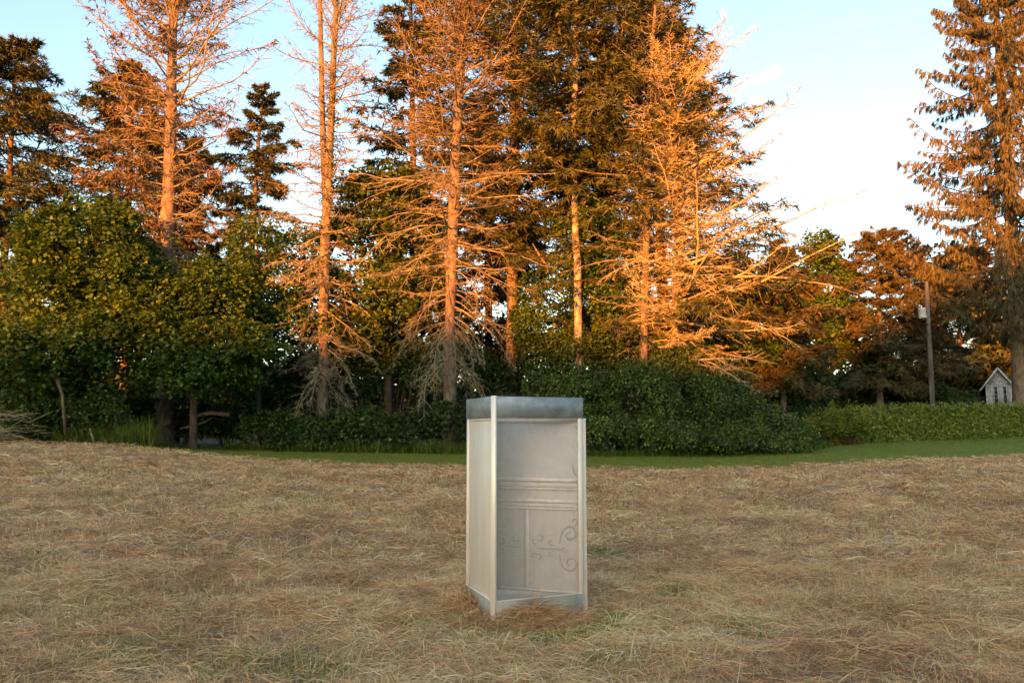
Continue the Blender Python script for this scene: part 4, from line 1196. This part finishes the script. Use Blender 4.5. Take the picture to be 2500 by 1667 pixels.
tank = MB().tubes(np.array([tc_ + UP * z for z in (-tz, -tz + 0.01, -tz + 0.04, tz - 0.06, tz - 0.05, tz, tz + 0.03)]), np.array([0.02, 0.2, 0.21, 0.21, 0.225, 0.225, 0.05]), 16, cap=True).build('transformer', M['tank'], pole, smooth=True)
MB().tubes(np.array([tc_ + UP * (tz + z) + np.array([-0.04, 0, 0]) for z in (0.0, 0.03, 0.06, 0.09, 0.12, 0.15, 0.18)]), np.array([0.03, 0.045, 0.028, 0.042, 0.026, 0.036, 0.012]), 8).build('bushing', M['porcelain'], tank)
for z in (-0.16, 0.16):
    MB().box((tc_ + at(2263, 765, YP)) / 2 + UP * z, (0.24, 0.06, 0.05)).build('bracket', M['tank'], tank)
MB().box(at(2265, 792, YP) + np.array([0, 0, 0]), (0.44, 0.40, 0.03)).build('clamp', M['roof'], pole)

# ------------------------------------------------------------------ brush, logs and fallen wood at the left
rng = np.random.default_rng(501)
bp_ = at(28, 1050, 31.2)
brush = thing('brush_pile', (bp_[0], bp_[1], float(gz(bp_[0], bp_[1]))), 'pile of cut twigs and sticks at the far left edge of the field', 'brush pile')
ns = 90
S = np.stack([bp_[0] + rng.normal(0, 0.55, ns), bp_[1] + rng.normal(0, 0.25, ns), gz(bp_[0], bp_[1]) + 0.1 + rng.random(ns) ** 1.3 * 1.15], -1)
az = rng.choice([0, math.pi], ns) + rng.normal(0, 0.35, ns)
P = grow(rng, S, az, rng.uniform(0.5, 1.3, ns), rng.normal(0.12, 0.2, ns), rng.normal(0, 0.3, ns), 5, 0.06, 0.08)
MB().tubes(P, rng.uniform(0.008, 0.02, ns)[:, None] * np.linspace(1, 0.4, 5)[None], 5).build('sticks', M['dead'], brush)['kind'] = 'stuff'


def log(name, label, cat, pts, Y, r, mat, end=None, twigs=0, seed=1):
    rng = np.random.default_rng(seed)
    P = np.array([at(px, py, Y + dY) for px, py, dY in pts])
    rr = np.interp(np.linspace(0, 1, len(P)), np.linspace(0, 1, len(r)), r)
    base = P[np.argmin(P[:, 2])]
    o = thing(name, (base[0], base[1], base[2]), label, cat)
    MB().tubes(P, rr, 8, cap=True).build('stem', M[mat], o, smooth=True)
    if twigs:
        T = sub(rng, P[None], twigs, 0.2, 1.0, lambda s, l: 0.3 * l * (1.2 - s), 0.9, 0.1, 4)
        for tw in T:
            MB().tubes(tw, 0.012 * np.array([1, 0.8, 0.6, 0.3]), 4).build('twig', M[mat], o)
    return o


log('fallen_log', 'reddish fallen log lying in the dark hollow under the trees', 'log', [(470, 1024, 0.4), (490, 1012, 0.2), (515, 1008, 0), (540, 1010, 0), (560, 1013, -0.1)], 36.5, [0.05, 0.09, 0.10, 0.09], 'bark', twigs=5, seed=3)
log('fallen_branch', 'thin dead branch lying on the ground below the fallen log', 'branch', [(440, 1046, 0.2), (470, 1040, 0), (500, 1030, 0), (520, 1018, 0)], 36, [0.03, 0.025, 0.015], 'dead', twigs=6, seed=4)
log('leaning_branch', 'curved bare branch leaning out of the foliage at the left', 'branch', [(122, 890, 0.3), (128, 915, 0), (142, 930, -0.1), (146, 945, -0.1), (152, 962, 0), (160, 1060, 0.5)], 31.2, [0.05, 0.09, 0.06, 0.05], 'bark', seed=5)
log('cut_log', 'short chopped log with a pale cut end at the field edge on the left', 'log', [(236, 1083, 0.15), (244, 1085, 0), (252, 1088, -0.12)], 31.3, [0.10, 0.12, 0.11], 'bark', seed=6)
log('stake', 'short pale broken stake upright in the grass at the left', 'stake', [(219, 1046, 0), (222, 1056, 0), (226, 1066, 0), (230, 1082, 0)], 31.6, [0.03, 0.035, 0.04], 'dead', seed=7)
log('dead_limb', 'forked dead limb leaning in the dark wood between booth and pale trunk', 'branch', [(1300, 595, 0.5), (1315, 620, 0.2), (1335, 650, 0), (1350, 680, 0), (1362, 720, 0.2)], 39, [0.03, 0.06, 0.06, 0.05], 'bark', twigs=6, seed=8)

# ------------------------------------------------------------------ cut hay, stubble and grass
def blades(rng, p, az, pitch, L, W, bend, tint, yawj=0.6):
    """two-part bent blades"""
    d = np.stack([np.cos(az) * np.cos(pitch), np.sin(az) * np.cos(pitch), np.sin(pitch)], -1)
    d2 = norm(d + UP * bend[:, None] + rng.normal(0, 0.12, d.shape))
    s = norm(np.cross(d, UP) + 1e-3) ; up_ = np.cross(s, d)
    ph = rng.normal(0, yawj, len(p))[:, None]
    s = s * np.cos(ph) + up_ * np.sin(ph)
    m = p + d * (L * 0.55)[:, None]
    e = m + d2 * (L * 0.45)[:, None]
    w = W[:, None] / 2
    V = np.stack([p - s * w, p + s * w, m + s * w * 0.9, m - s * w * 0.9, e], 1)
    i = np.arange(len(p))[:, None] * 5
    Q = i + np.array([[0, 1, 2, 3]]); T = i + np.array([[3, 2, 4]])
    return V.reshape(-1, 3), Q, T, np.repeat(tint, 5)


def add_blades(mb, *a):
    V, Q, T, tt = blades(*a)
    n0 = mb.n
    mb.add(V, Q, tt)
    mb.f.append(T + n0)


rng = np.random.default_rng(601)


def scatter(n, y0, y1, marg=180):
    """even cover of the wedge of ground in front of the camera"""
    Y = np.sqrt(y0 ** 2 + (y1 ** 2 - y0 ** 2) * rng.random(n))
    px = rng.uniform(-marg, 2500 + marg, n)
    return (px - 1250) / F * Y, Y, px


tri_n = np.cross(eNL, UP)


def in_booth(x, y):
    a, b, c = N2[:2], L2[:2], R2[:2]
    def sgn(p, q):
        return (q[0] - p[0]) * (y - p[1]) - (q[1] - p[1]) * (x - p[0])
    d1, d2, d3 = sgn(a, b), sgn(b, c), sgn(c, a)
    neg = (d1 < 0.02) | (d2 < 0.02) | (d3 < 0.02); pos = (d1 > -0.02) | (d2 > -0.02) | (d3 > -0.02)
    return ((d1 < 0) & (d2 < 0) & (d3 < 0)) | ((d1 > 0) & (d2 > 0) & (d3 > 0))


greens = np.array([(300, 1625, 1.1), (640, 1650, 1.0), (60, 1370, 0.8), (740, 1655, 0.8), (1470, 1365, 0.7), (1390, 1450, 0.5), (1830, 1560, 0.6), (2440, 1345, 0.6), (1480, 1640, 0.5), (1650, 1460, 0.5), (980, 1540, 0.35), (700, 1165, 2.2), (560, 1190, 1.8), (760, 1225, 1.5), (1560, 1440, 0.5), (950, 1165, 1.6), (270, 1165, 1.2)], float)
gp = []
for px, py, r in greens:
    u, v = (px - 1250) / F, (833.5 - py) / F
    d = np.array([u, math.cos(TH) - v * math.sin(TH), math.sin(TH) + v * math.cos(TH)])
    k = -CAMZ / d[2]
    for _ in range(12):
        q_ = d * k
        k = (float(gz(q_[0], q_[1])) - CAMZ) / d[2]
    gp.append((d[0] * k, d[1] * k, r))
gp = np.array(gp)


def greenness(x, y):
    g = np.clip(fbm(x * 0.55 + 40, y * 0.55, 77, 3) - 0.58, 0, 1) * 1.8
    for a, b, r in gp:
        g = np.maximum(g, np.clip(1.1 - ((x - a) ** 2 + ((y - b) * 0.8) ** 2) / (0.45 * r) ** 2, 0, 1))
    return np.clip(g, 0, 1)


hay = MB()
for (n, y0, y1, wmin) in ((140000, 4.6, 9.5, 0.0038), (80000, 9.5, 17, 0.0075), (65000, 17, 33.5, 0.015)):
    x, y, px = scatter(n, y0, y1)
    ok = (y < field_edge(px) + rng.normal(0, 0.12 if y1 < 30 else 0.3, n) + 0.5 * (vnoise(px / 40, px * 0, 7) - 0.5)) & ~in_booth(x, y)
    # thin where stubble shows, thick on the humps
    hh = hump(x, y)
    ok &= rng.random(n) < np.clip(0.45 + hh * 7, 0, 1)
    x, y, hh = x[ok], y[ok], hh[ok]
    k = len(x)
    heading = 2 * math.pi * fbm(x * 0.7, y * 0.7, 91, 2) * 1.6
    az = heading + rng.normal(0, 0.85, k) + math.pi * rng.integers(0, 2, k)
    pitch = np.abs(rng.normal(0.06, 0.22, k))
    L = rng.uniform(0.09, 0.32, k) * (1 if y0 < 9 else 1.15)
    g = greenness(x, y)
    tone = fbm(x * 1.3, y * 1.3, 55, 3)
    fine = vnoise(x * 7, y * 7, 58)
    tint = np.clip(0.68 + (tone - 0.5) * 0.6 + (fbm(x * 0.28, y * 0.28, 19, 2) - 0.5) * 0.22 + (fine - 0.5) * 0.22 + rng.normal(0, 0.15, k), 0.37, 1)
    gr = rng.random(k) < g * 0.45
    tint = np.where(gr, rng.uniform(0.1, 0.32, k), tint)
    lift = rng.random(k) ** 2 * (0.012 + hh * 0.65)
    p = np.stack([x, y, gz(x, y) + hh + lift], -1)
    W = wmin * rng.uniform(0.7, 1.5, k)
    add_blades(hay, rng, p, az, pitch, L, W, -0.35 - 0.6 * pitch, tint)
# standing stubble
for (n, y0, y1, wmin) in ((26000, 4.6, 9.5, 0.0035), (22000, 9.5, 17, 0.007), (22000, 17, 33.5, 0.014)):
    x, y, px = scatter(n, y0, y1)
    st = fbm(x * 0.9 + 13, y * 0.9, 17, 3)
    ok = (y < field_edge(px)) & ~in_booth(x, y) & (rng.random(n) < np.clip((st - 0.38) * 3.2, 0.05, 1))
    x, y = x[ok], y[ok]; k = len(x)
    p = np.stack([x, y, gz(x, y) + hump(x, y) * 0.7], -1)
    L = rng.uniform(0.05, 0.16, k) + (rng.random(k) < 0.04) * rng.uniform(0.05, 0.2, k)
    tint = np.clip(0.86 + rng.normal(0, 0.1, k), 0.6, 1)
    tint = np.where(rng.random(k) < 0.25 + greenness(x, y) * 0.4, rng.uniform(0.2, 0.34, k), tint)
    add_blades(hay, rng, p, rng.random(k) * 6.28, 1.25 + rng.normal(0, 0.25, k), L, wmin * rng.uniform(0.6, 1.2, k), rng.normal(-0.25, 0.3, k), tint)
# loose arched wisps thrown up by the rake
nc = 900
cx, cy, cpx = scatter(nc, 4.8, 24, 100)
ok = (cy < field_edge(cpx) - 0.5) & ~in_booth(cx, cy) & (np.hypot(cx - cen[0], cy - cen[1]) > 0.75)
cx, cy = cx[ok], cy[ok]
nc = len(cx); per = 55
ch = rng.random(nc) * 6.28; cr = rng.uniform(0.06, 0.2, nc); ct = rng.normal(0.66, 0.12, nc)
x = (cx[:, None] + rng.normal(0, 1, (nc, per)) * cr[:, None]).ravel(); y = (cy[:, None] + rng.normal(0, 1, (nc, per)) * cr[:, None]).ravel()
az = (ch[:, None] + rng.normal(0, 0.5, (nc, per)) + math.pi * rng.integers(0, 2, (nc, per))).ravel()
k = len(x)
pt_ = np.abs(rng.normal(0.25, 0.22, k))
p = np.stack([x, y, gz(x, y) + hump(x, y) + (rng.random((nc, per)) ** 1.3 * cr[:, None] * 0.75).ravel()], -1)
add_blades(hay, rng, p, az, pt_, rng.uniform(0.14, 0.4, k), np.maximum(0.0036, 0.00055 * y) * rng.uniform(0.7, 1.4, k), -0.8 - pt_, np.clip((ct[:, None] + rng.normal(0, 0.13, (nc, per))).ravel(), 0.34, 1))
tag(hay.build('cut_hay', M['hay']), 'dried cut hay and stubble strewn over the field', 'hay', kind='stuff')
# green tufts coming through
gt = MB()
for (n, y0, y1, wmin) in ((90000, 4.6, 9.5, 0.0045), (70000, 9.5, 17, 0.008), (80000, 17, 33.5, 0.015)):
    x, y, px = scatter(n, y0, y1)
    g = greenness(x, y)
    ok = (y < field_edge(px)) & ~in_booth(x, y) & (rng.random(n) < g ** 1.4 * 0.55)
    x, y = x[ok], y[ok]; k = len(x)
    p = np.stack([x, y, gz(x, y) + hump(x, y) * 0.5], -1)
    add_blades(gt, rng, p, rng.random(k) * 6.28, 0.9 + rng.normal(0, 0.35, k), rng.uniform(0.06, 0.2, k), wmin * rng.uniform(0.7, 1.3, k), rng.normal(-0.7, 0.3, k), np.clip(rng.normal(0.6, 0.2, k), 0, 0.98))
tag(gt.build('grass_tufts', M['grass']), 'green grass tufts coming through the cut hay', 'grass', kind='stuff')
# hay heaped against the booth base
hb = MB()
rngb = np.random.default_rng(611)
for (a, b, n, hgt) in ((N2, R2, 5200, 0.20), (N2, L2, 2600, 0.18)):
    t = rngb.random(n) ** 0.9
    e, nn = wall_axes(a, b)
    out = nn * (sR if b is R2 else sL)
    dst = 0.03 + np.abs(rngb.normal(0, 0.12, n))
    prof_ = np.where(t < 0.12, 0.25, 1.0) * (0.5 + 0.7 * vnoise(t * 5, t * 0 + (0 if b is R2 else 9), 5)) * (np.clip((t - 0.35) * 3, 0.15, 1) if b is L2 else np.clip(1.25 - t * 0.6, 0.4, 1))
    p = a[None] + e[None] * (t * np.linalg.norm(b - a))[:, None] + out[None] * dst[:, None]
    hz_ = hgt * prof_ * np.exp(-(dst / 0.2) ** 2) * rngb.random(n)
    p[:, 2] = gz(p[:, 0], p[:, 1]) + 0.005 + hump(p[:, 0], p[:, 1]) * 0.6 + hz_
    az = math.atan2(e[1], e[0]) + rngb.normal(0, 0.6, n) + math.pi * rngb.integers(0, 2, n)
    pt_h = rngb.normal(0.12, 0.25, n)
    add_blades(hb, rngb, p, az, pt_h, rngb.uniform(0.1, 0.32, n), 0.0035 * rngb.uniform(0.7, 1.5, n), -0.4 + 0 * t, np.clip(rngb.normal(0.66, 0.14, n), 0.36, 1))
tag(hb.build('heaped_hay', M['hay']), 'loose hay heaped against the foot of the booth', 'hay', kind='stuff')
# lawn blades
lw_ = MB()
n = 40000
x, y, px = scatter(n, 27, 48)
e0_ = field_edge(px); e1_ = np.interp(px, LB[:, 0], LB[:, 2]) + 0.8
ok = (y > e0_ - 0.05) & (y < e1_)
x, y = x[ok], y[ok]; k = len(x)
add_blades(lw_, rng, np.stack([x, y, gz(x, y)], -1), rng.random(k) * 6.28, 1.1 + rng.normal(0, 0.3, k), rng.uniform(0.03, 0.075, k), np.full(k, 0.018), rng.normal(-0.5, 0.3, k), np.clip(rng.normal(0.62, 0.14, k) + (fbm(x * 0.5, y * 0.5, 4, 3) - 0.5) * 0.6, 0, 0.93))
tag(lw_.build('lawn_grass', M['grass']), 'short green grass of the lawn strip', 'grass', kind='stuff')
# rank grass and weeds along the foot of the wood
tg = MB()
n = 24000
px = rng.uniform(-200, 2020, n)
e1_ = np.interp(px, LB[:, 0], LB[:, 2])
front = np.where(px < 380, field_edge(px) + 0.3, np.where(px < 1250, e1_ - 0.5, e1_ - 0.3))
y = front + np.abs(rng.normal(0, 0.75, n)) * np.where(px < 380, 1.6, 0.7)
hh = np.where(px < 380, 1.0, np.where(px < 560, 0.25, np.where(px < 1250, 0.55, 0.4))) * (0.45 + 1.1 * fbm(px / 45, y * 0.6, 61, 2))
keep = rng.random(n) < np.where(px < 380, 1.0, np.where(px < 560, 0.3, 0.7))
px, y, hh = px[keep], y[keep], hh[keep]; k = len(px)
x = (px - 1250) / F * y
add_blades(tg, rng, np.stack([x, y, gz(x, y) - 0.02], -1), rng.random(k) * 6.28, 1.2 + rng.normal(0, 0.22, k), hh * rng.uniform(0.5, 1.15, k), np.full(k, 0.022), rng.normal(-0.6, 0.4, k), np.clip(rng.normal(0.45, 0.2, k), 0, 1))
tag(tg.build('tall_grass', M['grass']), 'rank grass and weeds along the foot of the wood', 'grass', kind='stuff')

# housekeeping: drop working properties
for o in sc.objects:
    if '_o' in o:
        del o['_o']
